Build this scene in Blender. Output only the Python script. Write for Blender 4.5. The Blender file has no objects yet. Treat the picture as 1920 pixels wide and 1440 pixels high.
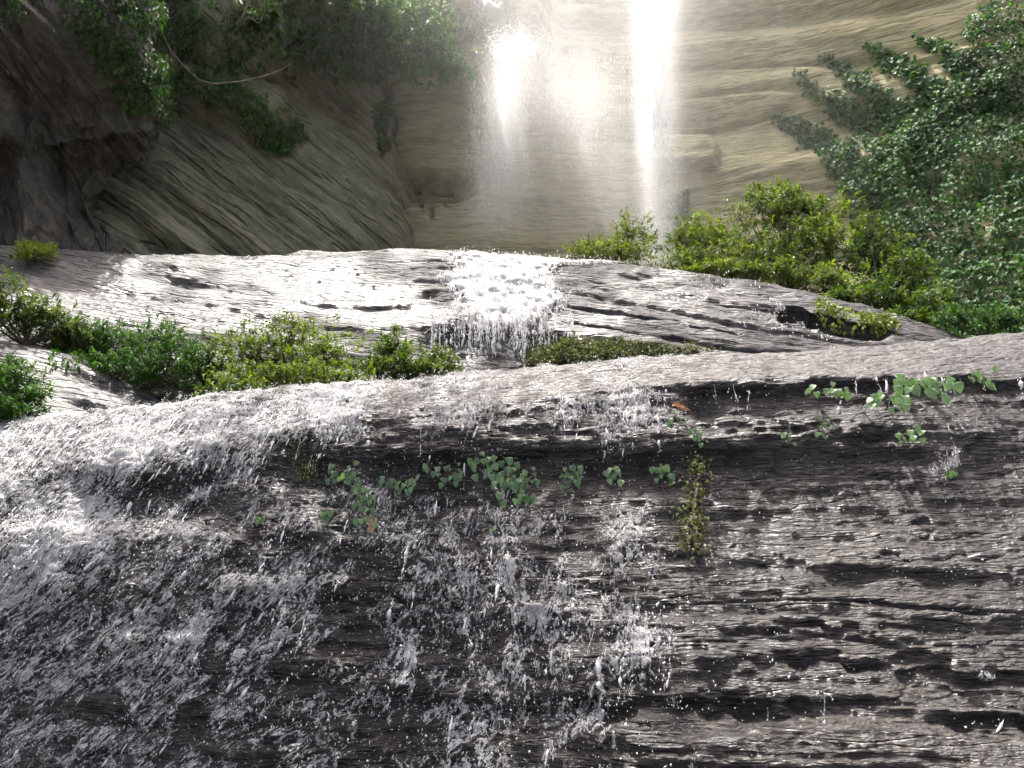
import bpy, math
import numpy as np
from mathutils import Vector, Matrix, Quaternion

R = math.radians
rng = np.random.default_rng(7)
sc = bpy.context.scene
col = sc.collection

# ------------------------------------------------------------------ camera
CAMZ, PITCH, F = 1.6, R(14.7), 1450.0
cam = bpy.data.cameras.new('camera'); cam_o = bpy.data.objects.new('camera', cam); col.objects.link(cam_o)
cam.sensor_width = 36.0; cam.lens = 36.0 * F / 1920.0
cam.clip_start = 0.05; cam.clip_end = 2000
cam_o.location = (0, 0, CAMZ); cam_o.rotation_euler = (math.pi / 2 + PITCH, 0, 0)
sc.camera = cam_o
# ------------------------------------------------------------------ light
S = Vector((-0.12, 0.27, 0.955)).normalized()          # towards the sun: high, beyond the cliff
w = bpy.data.worlds.new('World'); sc.world = w; w.use_nodes = True
nt = w.node_tree; nt.nodes.clear()
sky = nt.nodes.new('ShaderNodeTexSky'); sky.sky_type = 'NISHITA'; sky.sun_disc = False
sky.dust_density = 8.0; sky.air_density = 0.5; sky.ozone_density = 0.5
sky.sun_elevation = math.asin(S.z); sky.sun_rotation = math.atan2(S.x, S.y)
bg = nt.nodes.new('ShaderNodeBackground'); bg.inputs[1].default_value = 0.15
wo = nt.nodes.new('ShaderNodeOutputWorld')
nt.links.new(sky.outputs[0], bg.inputs[0]); nt.links.new(bg.outputs[0], wo.inputs[0])
sun = bpy.data.lights.new('sun', 'SUN'); sun.energy = 3.1; sun.angle = R(0.53); sun.color = (1, 0.97, 0.92)
sun_o = bpy.data.objects.new('sun', sun); col.objects.link(sun_o)
sun_o.rotation_euler = S.to_track_quat('Z', 'Y').to_euler(); sun_o.location = (0, 10, 60)
sc.view_settings.view_transform = 'Standard'; sc.view_settings.look = 'None'
sc.view_settings.exposure = 1.85; sc.view_settings.gamma = 1.0; sc.view_settings.use_curve_mapping = False
sc.cycles.use_denoising = True; sc.cycles.use_adaptive_sampling = True; sc.cycles.adaptive_threshold = 0.03; sc.cycles.adaptive_min_samples = 16
sc.cycles.max_bounces = 4; sc.cycles.diffuse_bounces = 3; sc.cycles.glossy_bounces = 2; sc.cycles.transparent_max_bounces = 12; sc.cycles.volume_step_rate = 1.6; sc.cycles.volume_bounces = 2
sc.cycles.sample_clamp_indirect = 6.0

# ------------------------------------------------------------------ maths
cp, sp = math.cos(PITCH), math.sin(PITCH)
def P(px, py, Y):
    px, py, Y = (np.asarray(a, float) for a in (px, py, Y))
    b = (720 - py) / F
    t = Y / (cp - sp * b)
    return np.stack(np.broadcast_arrays((px - 960) / F * t, Y, CAMZ + (sp + cp * b) * t), -1)
def project(p):
    d = p - np.array([0, 0, CAMZ])
    z = d[..., 1] * cp + d[..., 2] * sp
    u = -d[..., 1] * sp + d[..., 2] * cp
    return 960 + F * d[..., 0] / z, 720 - F * u / z, z

_perm = np.random.default_rng(11).permutation(512).astype(np.int64)
_perm = np.concatenate([_perm, _perm, _perm])
_val = np.random.default_rng(12).uniform(-1, 1, 512)
def noise(x, y=0.0, z=0.0, seed=0):
    x, y, z = np.broadcast_arrays(*(np.asarray(a, float) for a in (x, y, z)))
    x = x + seed * 17.31; y = y + seed * 5.77
    xi, yi, zi = np.floor(x), np.floor(y), np.floor(z)
    fx, fy, fz = x - xi, y - yi, z - zi
    xi, yi, zi = (a.astype(np.int64) & 511 for a in (xi, yi, zi))
    s = lambda t: t * t * t * (t * (t * 6 - 15) + 10)
    u, v, q = s(fx), s(fy), s(fz)
    def h(i, j, k): return _val[_perm[_perm[_perm[(xi + i) & 511] + ((yi + j) & 511)] + ((zi + k) & 511)]]
    a = h(0,0,0) * (1-u) + h(1,0,0) * u; b = h(0,1,0) * (1-u) + h(1,1,0) * u
    c = h(0,0,1) * (1-u) + h(1,0,1) * u; d = h(0,1,1) * (1-u) + h(1,1,1) * u
    return (a * (1-v) + b * v) * (1-q) + (c * (1-v) + d * v) * q
def fbm(x, y=0.0, z=0.0, o=4, seed=0, g=0.5):
    t, a, f = 0.0, 1.0, 1.0
    for k in range(o):
        t = t + a * noise(x * f, y * f, z * f, seed + k); a *= g; f *= 2.03
    return t
def sstep(a, b, x):
    t = np.clip((x - a) / (b - a), 0, 1); return t * t * (3 - 2 * t)
def gauss(x, y, cx, cy, sx, sy): return np.exp(-((x - cx) / sx) ** 2 - ((y - cy) / sy) ** 2)
def table(pts, x):
    pts = np.array(pts, float); return np.interp(x, pts[:, 0], pts[:, 1])

def cr_resample(c, n_each, axis):
    """Catmull-Rom through the control points along an axis; n_each = samples in each span"""
    c = np.moveaxis(c, axis, 0)
    ext = np.concatenate([2 * c[:1] - c[1:2], c, 2 * c[-1:] - c[-2:-1]])
    out = []
    for i in range(len(c) - 1):
        n = n_each[i]
        t = (np.arange(n) / n).reshape((-1,) + (1,) * (c.ndim - 1))
        if i == len(c) - 2: t = (np.arange(n + 1) / n).reshape((-1,) + (1,) * (c.ndim - 1))
        p0, p1, p2, p3 = ext[i], ext[i+1], ext[i+2], ext[i+3]
        out.append(0.5 * (2*p1 + (p2-p0)*t + (2*p0-5*p1+4*p2-p3)*t*t + (3*p1-p0-3*p2+p3)*t**3))
    return np.moveaxis(np.concatenate(out), 0, axis)
def patch(net, nu, nv, vw=None):
    """net: (V,U,3) of (px,py,Y) -> dense grid of world points"""
    net = np.array(net, float)
    c = P(net[..., 0], net[..., 1], net[..., 2])
    def spans(c, n, ax):
        d = np.linalg.norm(np.diff(c, axis=ax), axis=-1).mean(axis=1 - ax)
        if ax == 0 and vw is not None: d = d * np.array(vw)
        return np.maximum(2, np.round(n * d / d.sum())).astype(int)
    g = cr_resample(c, spans(c, nv, 0), 0)
    return cr_resample(g, spans(c, nu, 1), 1)
def grid_normals(g):
    du = np.gradient(g, axis=1); dv = np.gradient(g, axis=0)
    n = np.cross(du, dv); n /= np.linalg.norm(n, axis=-1, keepdims=True) + 1e-9
    view = np.array([0, 0, CAMZ]) - g
    vd = np.linalg.norm(view, axis=-1); on = (np.abs(project(g)[0] - 960) < 960) & (project(g)[1] > 0) & (project(g)[1] < 1440)
    if ((n * view).sum(-1) * on / vd ** 7).sum() < 0: n = -n
    return n

# ------------------------------------------------------------------ mesh helpers
def mesh_obj(name, verts, faces, mat, parent=None, attrs=None, smooth=True):
    """verts (n,3); faces (m,k) index array, k fixed"""
    verts = np.asarray(verts, np.float32); faces = np.asarray(faces, np.int32)
    me = bpy.data.meshes.new(name)
    m, k = faces.shape
    me.vertices.add(len(verts)); me.vertices.foreach_set('co', verts.ravel())
    me.loops.add(m * k); me.loops.foreach_set('vertex_index', faces.ravel())
    me.polygons.add(m); me.polygons.foreach_set('loop_start', np.arange(0, m * k, k, dtype=np.int32))
    me.polygons.foreach_set('use_smooth', np.full(m, smooth))
    me.update(calc_edges=True)
    for an, av in (attrs or {}).items():
        a = me.attributes.new(an, 'FLOAT', 'POINT'); a.data.foreach_set('value', np.asarray(av, np.float32).ravel())
    if mat: me.materials.append(mat)
    o = bpy.data.objects.new(name, me); col.objects.link(o)
    if parent is not None: o.parent = parent
    return o
def grid_faces(nv, nu, keep=None):
    i = np.arange(nv * nu).reshape(nv, nu)
    f = np.stack([i[:-1, :-1], i[:-1, 1:], i[1:, 1:], i[1:, :-1]], -1)
    if keep is not None: return f[keep]
    return f.reshape(-1, 4)
def compact(verts, faces, attrs):
    used = np.unique(faces); mp = np.full(len(verts), -1); mp[used] = np.arange(len(used))
    return verts[used], mp[faces], {k: np.asarray(v).ravel()[used] for k, v in attrs.items()}
def tag(o, label=None, cat=None, group=None, kind=None):
    if label: o['label'] = label
    if cat: o['category'] = cat
    if group: o['group'] = group
    if kind: o['kind'] = kind
    return o
def empty(name, loc):
    o = bpy.data.objects.new(name, None); col.objects.link(o); o.location = tuple(float(a) for a in loc)
    o.empty_display_size = 0.1
    return o
def attach(o, parent):
    o.parent = parent; o.matrix_parent_inverse = Matrix.Translation(-parent.location)

def tube(path, radii, sides=6):
    path = np.asarray(path, float); n = len(path)
    radii = np.broadcast_to(np.asarray(radii, float), (n,))
    t = np.gradient(path, axis=0); t /= np.linalg.norm(t, axis=1, keepdims=True) + 1e-9
    a = np.where(np.abs(t[:, 2:3]) > 0.8, np.array([[1., 0, 0]]), np.array([[0, 0, 1.]]))
    u = np.cross(t, a); u /= np.linalg.norm(u, axis=1, keepdims=True) + 1e-9
    v = np.cross(t, u)
    th = np.arange(sides) / sides * 2 * math.pi
    ring = path[:, None] + radii[:, None, None] * (np.cos(th)[None, :, None] * u[:, None] + np.sin(th)[None, :, None] * v[:, None])
    i = np.arange(n * sides).reshape(n, sides); j = np.roll(i, -1, axis=1)
    f = np.stack([i[:-1], j[:-1], j[1:], i[1:]], -1).reshape(-1, 4)
    return ring.reshape(-1, 3), f
def join(parts):
    vs, fs, off = [], [], 0
    for v, f in parts:
        vs.append(v); fs.append(np.asarray(f) + off); off += len(v)
    return np.concatenate(vs), np.concatenate(fs)

# ------------------------------------------------------------------ materials
class NB:
    def __init__(s, name):
        s.m = bpy.data.materials.new(name); s.m.use_nodes = True
        s.t = s.m.node_tree; s.t.nodes.clear(); s.out = s.n('OutputMaterial')
    def n(s, typ, **kw):
        nd = s.t.nodes.new('ShaderNode' + typ)
        for k, v in kw.items():
            if k in nd.inputs: s.set(nd.inputs[k], v)
            else: setattr(nd, k, v)
        return nd
    def set(s, inp, v):
        if isinstance(v, bpy.types.NodeSocket): s.t.links.new(v, inp)
        elif isinstance(v, bpy.types.Node): s.t.links.new(v.outputs[0], inp)
        else: inp.default_value = v
    def math(s, op, a, b=0.0, c=0.0, clamp=False):
        nd = s.n('Math', operation=op, use_clamp=clamp)
        for i, v in enumerate((a, b, c)): s.set(nd.inputs[i], v)
        return nd.outputs[0]
    def noise(s, vec, scale, detail=5.0, rough=0.55, dist=0.0):
        nd = s.n('TexNoise'); s.set(nd.inputs['Vector'], vec)
        nd.inputs['Scale'].default_value = scale; nd.inputs['Detail'].default_value = detail
        nd.inputs['Roughness'].default_value = rough; nd.inputs['Distortion'].default_value = dist
        return nd.outputs[0]
    def mapping(s, vec, scale=(1, 1, 1), rot=(0, 0, 0)):
        nd = s.n('Mapping'); s.set(nd.inputs['Vector'], vec)
        nd.inputs['Scale'].default_value = scale; nd.inputs['Rotation'].default_value = rot
        return nd.outputs[0]
    def ramp(s, fac, stops):
        nd = s.n('ValToRGB'); s.set(nd.inputs[0], fac); e = nd.color_ramp.elements
        while len(e) < len(stops): e.new(0.5)
        for k, (p, c) in enumerate(stops):
            e[k].position = p; e[k].color = (c, c, c, 1) if isinstance(c, (int, float)) else (*c, 1)
        return nd.outputs[0]
    def attr(s, name):
        return s.n('Attribute', attribute_name=name).outputs['Fac']
    def mix(s, fac, a, b, mode='MIX'):
        nd = s.n('Mix', data_type='RGBA', blend_type=mode)
        s.set(nd.inputs[0], fac); s.set(nd.inputs[6], a if not isinstance(a, tuple) else (*a, 1)); s.set(nd.inputs[7], b if not isinstance(b, tuple) else (*b, 1))
        return nd.outputs[2]
    def smap(s, x, a, b, lo=0.0, hi=1.0):
        nd = s.n('MapRange', interpolation_type='SMOOTHSTEP')
        s.set(nd.inputs[0], x)
        for i, v in zip((1, 2, 3, 4), (a, b, lo, hi)): s.set(nd.inputs[i], v)
        return nd.outputs[0]
    def done(s, shader, disp=None):
        s.t.links.new(shader if isinstance(shader, bpy.types.NodeSocket) else shader.outputs[0], s.out.inputs[0])
        return s.m

def rock_material(name, dark, mid, light, rough, strata_rot=(0, 0, 0), strata=14.0, bump=0.5, bdist=0.03, fine=70.0, spec=0.5, wet_attr=False, moss=None, grain=0.6, fineamp=0.5, groove=0.35, fa=0.5):
    b = NB(name)
    pos = b.n('NewGeometry').outputs['Position']
    rp = b.mapping(pos, (1, 1, 1), strata_rot)
    st = b.mapping(rp, (0.11 * strata, 0.11 * strata, strata))
    wv = b.n('VectorMath', operation='ADD'); b.set(wv.inputs[0], st)
    wn = b.n('TexNoise'); b.set(wn.inputs['Vector'], pos); wn.inputs['Scale'].default_value = 0.8
    sc_ = b.n('VectorMath', operation='SCALE'); b.set(sc_.inputs[0], wn.outputs[1]); sc_.inputs['Scale'].default_value = 1.6
    b.set(wv.inputs[1], sc_.outputs[0])
    ns = b.noise(wv.outputs[0], 1.0, 5, 0.62)
    nf = b.noise(b.mapping(rp, (fa, fa, 1.35)), fine, 5, 0.6)
    nb = b.noise(pos, 0.7, 5, 0.6)
    fac = b.math('ADD', b.math('MULTIPLY', ns, 0.55), b.math('ADD', b.math('MULTIPLY', nb, 0.5), b.math('MULTIPLY', b.math('SUBTRACT', nf, 0.5), grain)))
    c = b.ramp(fac, [(0.30, dark), (0.52, mid), (0.72, light)])
    if moss:
        mm = b.smap(b.noise(pos, 1.7, 6, 0.65), 0.55, 0.7)
        c = b.mix(mm, c, moss)
    gv = b.math('ABSOLUTE', b.math('SUBTRACT', b.noise(b.mapping(st, (.5, .5, .42)), 1.0, 2, 0.5), 0.5))
    gr = b.smap(gv, 0.0, 0.035, 1.0, 0.0)
    h = b.math('SUBTRACT', b.math('ADD', b.math('MULTIPLY', ns, 1.0), b.math('MULTIPLY', nf, fineamp)), b.math('MULTIPLY', gr, groove))
    bp = b.n('Bump'); bp.inputs['Strength'].default_value = bump; bp.inputs['Distance'].default_value = bdist; b.set(bp.inputs['Height'], h)
    bs = b.n('BsdfPrincipled'); b.set(bs.inputs['Base Color'], c); b.set(bs.inputs['Normal'], bp.outputs[0])
    rr = b.math('ADD', b.math('MULTIPLY', nf, 0.25), rough - 0.12)
    if wet_attr:
        rr = b.math('ADD', b.math('MULTIPLY', b.math('SUBTRACT', 1.0, b.attr('wet')), 0.45), rr, clamp=True)
        b.set(bs.inputs['Specular IOR Level'], b.math('MULTIPLY_ADD', b.attr('wet'), spec - 0.15, 0.15))
    else: bs.inputs['Specular IOR Level'].default_value = spec
    b.set(bs.inputs['Roughness'], rr)
    return b.done(bs)

def leaf_material(name, dark, light, trans=0.35, rough=0.4, spec=0.5):
    b = NB(name)
    c = b.ramp(b.attr('tint'), [(0.0, dark), (1.0, light)])
    bs = b.n('BsdfPrincipled'); b.set(bs.inputs['Base Color'], c)
    bs.inputs['Roughness'].default_value = rough; bs.inputs['Specular IOR Level'].default_value = spec
    tr = b.n('BsdfTranslucent'); b.set(tr.inputs[0], b.mix(1.0, c, (1.7, 1.9, 0.6), 'MULTIPLY'))
    mx = b.n('MixShader'); mx.inputs[0].default_value = trans
    b.set(mx.inputs[1], bs.outputs[0]); b.set(mx.inputs[2], tr.outputs[0])
    return b.done(mx)
def plain(name, c, rough=0.7, spec=0.3, scale=20.0, var=0.5):
    b = NB(name)
    n_ = b.noise(b.n('NewGeometry').outputs['Position'], scale, 4)
    k = b.mix(n_, tuple(a * (1 - var) for a in c), tuple(a * (1 + var) for a in c))
    bs = b.n('BsdfPrincipled'); b.set(bs.inputs['Base Color'], k); bs.inputs['Roughness'].default_value = rough
    bs.inputs['Specular IOR Level'].default_value = spec
    return b.done(bs)
def water_white(name, c=0.85, trans=0.4, rough=0.2):
    b = NB(name)
    bs = b.n('BsdfPrincipled'); bs.inputs['Base Color'].default_value = (c, c * .99, c * .97, 1); bs.inputs['Roughness'].default_value = rough
    bs.inputs['IOR'].default_value = 1.33
    tr = b.n('BsdfTranslucent'); tr.inputs[0].default_value = (c, c, c, 1)
    mx = b.n('MixShader'); mx.inputs[0].default_value = trans
    b.set(mx.inputs[1], bs.outputs[0]); b.set(mx.inputs[2], tr.outputs[0])
    return b.done(mx)
def lace_material(name, scale, stretch, soft=0.10, c=0.8, trans=0.25, fine=2.6, flow=False, w=(.42, .34, .42)):
    """white broken water: a film whose foam is torn into a lacy net along the flow; attribute foam = how much of the film is aerated"""
    b = NB(name)
    pos = b.n('NewGeometry').outputs['Position']
    if flow:
        sp_ = b.n('SeparateXYZ'); b.set(sp_.inputs[0], pos); cb = b.n('CombineXYZ')
        b.set(cb.inputs[0], b.attr('flow')); b.set(cb.inputs[1], sp_.outputs[1]); b.set(cb.inputs[2], sp_.outputs[2]); pos = cb.outputs[0]
    v = b.mapping(pos, stretch)
    n1 = b.noise(v, scale, 4, 0.6, 0.9)
    r1 = b.math('SUBTRACT', 1.0, b.math('MULTIPLY', b.math('ABSOLUTE', b.math('SUBTRACT', n1, 0.5)), 9.0), clamp=True)
    n2 = b.noise(v, scale * fine, 4, 0.65, 1.2)
    r2 = b.math('SUBTRACT', 1.0, b.math('MULTIPLY', b.math('ABSOLUTE', b.math('SUBTRACT', n2, 0.5)), 7.0), clamp=True)
    n3 = b.noise(v, scale * 0.35, 3, 0.5)
    k = b.math('ADD', b.math('MULTIPLY', r1, w[0]), b.math('ADD', b.math('MULTIPLY', r2, w[1]), b.math('MULTIPLY', n3, w[2])))
    thr = b.math('SUBTRACT', 1.02, b.attr('foam'))
    a = b.smap(b.math('SUBTRACT', k, thr), 0.0, soft * 2)
    bs = b.n('BsdfPrincipled'); bs.inputs['Base Color'].default_value = (c, c * .985, c * .955, 1); bs.inputs['Roughness'].default_value = 0.2
    bs.inputs['IOR'].default_value = 1.33
    bp = b.n('Bump'); bp.inputs['Strength'].default_value = 0.9; bp.inputs['Distance'].default_value = 0.016; b.set(bp.inputs['Height'], b.math('ADD', r1, r2)); b.set(bs.inputs['Normal'], bp.outputs[0])
    tl = b.n('BsdfTranslucent'); tl.inputs[0].default_value = (c, c, c, 1)
    m0 = b.n('MixShader'); m0.inputs[0].default_value = trans; b.set(m0.inputs[1], bs.outputs[0]); b.set(m0.inputs[2], tl.outputs[0])
    tp = b.n('BsdfTransparent'); mx = b.n('MixShader'); b.set(mx.inputs[0], a)
    b.set(mx.inputs[1], tp.outputs[0]); b.set(mx.inputs[2], m0.outputs[0])
    return b.done(mx)

M = {}
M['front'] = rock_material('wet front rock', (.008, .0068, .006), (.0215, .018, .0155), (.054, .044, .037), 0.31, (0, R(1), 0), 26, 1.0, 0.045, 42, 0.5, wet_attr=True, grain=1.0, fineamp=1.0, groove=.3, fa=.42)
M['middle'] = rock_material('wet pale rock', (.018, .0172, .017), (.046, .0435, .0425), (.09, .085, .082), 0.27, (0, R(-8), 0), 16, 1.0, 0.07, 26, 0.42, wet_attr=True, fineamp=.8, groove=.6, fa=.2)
M['back'] = rock_material('dry bedded sandstone', (.16, .147, .082), (.31, .282, .155), (.405, .37, .215), 0.85, (0, R(-2), 0), 6, 1.0, 0.10, 8, 0.12, fineamp=.5, groove=.35, fa=.35)
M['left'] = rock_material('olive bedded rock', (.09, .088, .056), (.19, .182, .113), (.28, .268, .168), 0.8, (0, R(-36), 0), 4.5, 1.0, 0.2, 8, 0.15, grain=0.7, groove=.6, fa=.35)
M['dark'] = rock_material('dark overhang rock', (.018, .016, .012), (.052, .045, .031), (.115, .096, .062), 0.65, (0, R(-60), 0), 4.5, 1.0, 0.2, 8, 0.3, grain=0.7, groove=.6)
M['ground'] = plain('wet gravel ground', (.06, .05, .042), 0.5, 0.4, 6)
M['vine'] = leaf_material('vine leaf', (.018, .055, .016), (.07, .16, .036), 0.3, 0.55, 0.14)
M['bush'] = leaf_material('bush leaf', (.018, .042, .008), (.15, .19, .022), 0.38, 0.5, 0.22)
M['shade'] = leaf_material('shade leaf', (.012, .036, .008), (.055, .125, .022), 0.3, 0.55, 0.12)
M['moss'] = leaf_material('moss', (.04, .05, .012), (.13, .14, .035), 0.2, 0.7, 0.2)
M['heart'] = leaf_material('heart leaf', (.03, .085, .035), (.17, .28, .11), 0.3, 0.3, 0.6)
M['twig'] = plain('twig bark', (.05, .038, .025), 0.8)
M['root'] = plain('pale root bark', (.10, .08, .055), 0.8)
M['dead'] = plain('dead leaf', (.28, .12, .04), 0.6)
M['pale_dead'] = plain('bleached dead leaf', (.42, .27, .15), 0.6)
M['water'] = water_white('falling water', .9, .6)
M['drop'] = water_white('drop', 0.85, 0.3, 0.08)
M['lace_front'] = lace_material('torn foam', 13.0, (1, .8, .42), 0.16, 0.92, fine=3.0, flow=True, w=(.40, .42, .34))
M['lace_mid'] = lace_material('torn bright foam', 5.0, (2.0, 1, .22), 0.14, 0.88, fine=2.6)

# ------------------------------------------------------------------ rocks
def net_px(pxs, rails):
    return [[(x, table(r[0], x), table(r[1], x)) for x in pxs] for r in rails]
class Rock:
    pass
def build_rock(name, net, nu, nv, disp, mat, label, cat, wet=None, dents=None, vw=None):
    g = patch(net, nu, nv, vw)
    n = grid_normals(g)
    px, py, _ = project(g)
    if dents is not None:
        fc = sstep(-.05, .12, (n * (np.array([0, 0, CAMZ]) - g)).sum(-1) / np.linalg.norm(g, axis=-1))
        g = g + n * (fc * dents(px, py))[..., None]; n = grid_normals(g)
    d = disp(g, px, py)
    g = g + n * d[..., None]
    r = Rock(); r.g = g; r.n = grid_normals(g); r.px, r.py, r.z = project(g)
    at = {'wet': wet(r.px, r.py)} if wet else None
    r.o = mesh_obj(name, g.reshape(-1, 3), grid_faces(*g.shape[:2]), mat, attrs=at)
    tag(r.o, label, cat, kind='structure')
    r.fpx, r.fpy, r.fz, r.fg, r.fn = r.px.ravel(), r.py.ravel(), r.z.ravel(), g.reshape(-1, 3), r.n.reshape(-1, 3)
    return r
def surf(r, px, py, rad=5):
    d = (r.fpx - px) ** 2 + (r.fpy - py) ** 2
    idx = np.where(d < rad * rad)[0]
    if len(idx) == 0: i = int(np.argmin(d))
    else: i = int(idx[np.argmin(r.fz[idx])])
    return r.fg[i].copy(), r.fn[i].copy()
def strata(d, a, b, f, aniso, seed, o=4, sharp=1.0):
    """ledges: noise stretched along the beds, sharpened on the underside"""
    t, am, fr = 0.0, 1.0, f
    for k in range(o):
        q = noise(d * fr, a * fr / aniso, b * fr / aniso, seed + k)
        t = t + am * (np.sign(q) * np.abs(q) ** (1 / (1 + sharp))); am *= 0.5; fr *= 2.1
    return t

def grooves(d, a, b, f, aniso, seed, w=.09):
    q = noise(d * f, a * f / aniso, b * f / aniso, seed); k_ = .5 + .5 * noise(d * f * .5, a * f / aniso * 1.3, b * f / aniso, seed + 5)
    return -np.exp(-(q / w) ** 2) * np.clip(k_ * 1.5, 0, 1)
g_ = mesh_obj('ground', [(-300, -300, -0.35), (300, -300, -0.35), (300, 300, -0.35), (-300, 300, -0.35)], [(0, 1, 2, 3)], M['ground'])
tag(g_, 'wet dark ground under the rocks', 'ground', kind='structure')

# --- back cliff
BX = [640, 720, 790, 860, 930, 1010, 1090, 1180, 1280, 1400, 1540, 1700, 1850, 2000, 2250, 2600]
def by(base): return base
back_rails = []
def wall_Y(py):
    pts0 = [(640, 23.2), (720, 22.6), (790, 22.2), (1000, 22.0), (1200, 21.8), (1350, 21.0), (1540, 19.6), (1700, 18.3), (1920, 16.6), (2200, 14.4), (2600, 11.5)]
    k = table([(-700, 2.6), (-300, 2.4), (0, 1.9), (150, 1.4), (300, .8), (450, .1), (600, -.9), (760, -2.2)], py)
    return [(x, y + k * table([(640, .35), (1100, .5), (1300, .8), (1600, 1.0), (2600, 1.0)], x)) for x, y in pts0]
for py in (-75, -40, 0, 60, 120, 200, 300, 400, 500, 620, 760):
    back_rails.append(([(640, py), (1300, py), (2600, py)], wall_Y(py)))
def back_dents(px, py):
    d = np.zeros_like(px)
    lip = sstep(740, 800, px) * (1 - sstep(985, 1060, px))                       # ledge the left fall lands on
    d += lip * (2.3 + .5 * fbm(px * .03, 2, 0, 3, 17)) * (sstep(175, 105, py + 14 * noise(px * .04, 4)) * sstep(-60, 95, py) )
    d += lip * 0.5 * sstep(40, 20, py) * sstep(-30, 10, py)
    # block with an undercut, left of the falls
    d -= 1.3 * sstep(735, 745, px) * (1 - sstep(850, 900, px)) * sstep(312 + (px - 740) * .06, 322 + (px - 740) * .06, py) * (1 - sstep(340, 385, py))
    d -= 2.2 * (1 - sstep(722, 748, px + 8 * noise(py * .03))) * sstep(150, 200, py)
    d -= .5 * gauss(px, py, 795, 379 + 3 * noise(px * .1), 55, 5) + .5 * gauss(px, py, 806, 392, 4, 14)
    # long shallow scoops in the right wall
    d -= 0.25 * gauss(px, py - (1500 - px) * .05, 1500, 235, 330, 30) + 0.2 * gauss(px, py - (1450 - px) * .06, 1450, 30, 420, 24)
    d += 0.22 * gauss(px, py, 1480, 320, 160, 26)
    d += 0.5 * (1 - sstep(1330, 1345, px + 14 * noise(py * .06))) * sstep(1180, 1240, px) * sstep(262, 268, py) * (1 - sstep(318, 332, py))
    d -= 0.25 * gauss(px, py, 1000, 400, 60, 26)
    return d
def back_disp(g, px, py):
    x, y, z = g[..., 0], g[..., 1], g[..., 2]
    tilt = table([(700, 0.0), (1300, -0.02), (1700, -0.10), (2300, -0.14)], px)
    d = z - tilt * (x - 2) + 0.14 * fbm(x * .13, z * .13, o=3, seed=3)
    k = 0.075 * strata(d, x, y, 1.3, 20, 21, 5, 0.7) + .16 * grooves(d, x, y, .9, 14, 26, .06)
    return k + 0.16 * fbm(x * .18, y * .1, z * .18, 3, 5) + 0.02 * fbm(x * 3, y * 3, z * 4, 3, 8)
back = build_rock('back_cliff', net_px(BX, back_rails), 440, 245, back_disp, M['back'], 'tall ochre cliff of level beds behind the waterfalls', 'cliff', dents=back_dents)

# --- left cliff
def left_net():
    net = []
    for py, sh, e in ((760, 0, 752), (600, 0, 746), (480, .2, 740), (400, .5, 736), (330, .9, 730), (250, 1.4, 716), (190, 1.8, 700), (130, 1.6, 690), (70, .7, 690), (10, .2, 700), (-75, .1, 705)):
        pxs = [-500, -250, -50, 100, 230, 350, 470, 590, e - 40, e, e + 14, e + 40]
        Ys = [14.2, 14.6, 15.0, 15.5, 16.0, 16.7, 17.5, 18.6, 19.9, 20.9, 21.8, 23.5]
        net.append([(a, py, b + sh) for a, b in zip(pxs, Ys)])
    return net
def seg_side(px, py, a, b):
    ax, ay = a; bx, by_ = b; L = math.hypot(bx - ax, by_ - ay)
    s = ((px - ax) * (bx - ax) + (py - ay) * (by_ - ay)) / L / L
    d = ((px - ax) * -(by_ - ay) + (py - ay) * (bx - ax)) / L        # >0 below the line
    return s, d
def left_dents(px, py):
    s, d = seg_side(px, py + 10 * noise(px * .02, 0, 0), (270, 165), (520, 275))
    inside = sstep(-.25, 0.05, s) * (1 - sstep(.86, 1.04, s))
    o = 0.9 * inside * sstep(14, -8, d) * (1 - sstep(30, 110, -d))
    s, d = seg_side(px, py, (380, 95), (470, 130))
    o += 0.4 * sstep(-.4, 0.1, s) * (1 - sstep(.9, 1.15, s)) * sstep(10, -6, d) * (1 - sstep(20, 70, -d))
    return o
def left_disp(g, px, py):
    x, y, z = g[..., 0], g[..., 1], g[..., 2]
    d = z + 0.66 * (x + 8) + 0.5 * fbm(x * .16, z * .16, o=3, seed=31)
    al = x - 0.66 * z
    return 0.15 * strata(d, al, y, 1.5, 14, 41, 5, 0.6) + .2 * grooves(d, al, y, 1.1, 16, 46, .08) + 0.25 * fbm(x * .25, y * .2, z * .25, 3, 45) + 0.04 * fbm(x * 3, y * 3, z * 3, 4, 48)
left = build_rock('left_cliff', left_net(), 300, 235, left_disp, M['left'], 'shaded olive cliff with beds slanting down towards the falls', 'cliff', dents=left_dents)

# --- dark overhanging rock
def over_net():
    net = []
    for py, e, f in ((700, 300, 0.4), (560, 262, .3), (470, 232, .2), (410, 215, .35), (370, 214, .5), (325, 232, .7), (290, 262, .7), (250, 290, .2), (200, 288, .3), (140, 286, -.1), (60, 284, -.4), (-75, 290, -.4)):
        pxs = [-520, -330, -170, -40, 60, 140, e - 45, e - 8, e, e + 2, e + 4]
        Ys = [12.0, 12.5, 13.0, 13.4, 13.7, 14.0, 14.3, 14.7, 15.4, 16.6, 18.4]
        net.append([(a, py, b + f) for a, b in zip(pxs, Ys)])
    return net
def over_disp(g, px, py):
    x, y, z = g[..., 0], g[..., 1], g[..., 2]
    d = 0.45 * z + 0.9 * (x + 8) + 0.4 * fbm(x * .2, z * .2, o=3, seed=61)
    al = 0.9 * z - 0.45 * x
    edge = 1 - sstep(200, 285, px)
    return (0.30 * strata(d, al, y, 1.5, 12, 63, 5, 0.6) + .25 * grooves(d, al, y, 1.0, 14, 66, .09) + 0.35 * fbm(x * .4, y * .3, z * .4, 3, 67)) * (.35 + .65 * edge) + 0.04 * fbm(x * 3, y * 3, z * 3, 4, 69)
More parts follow.
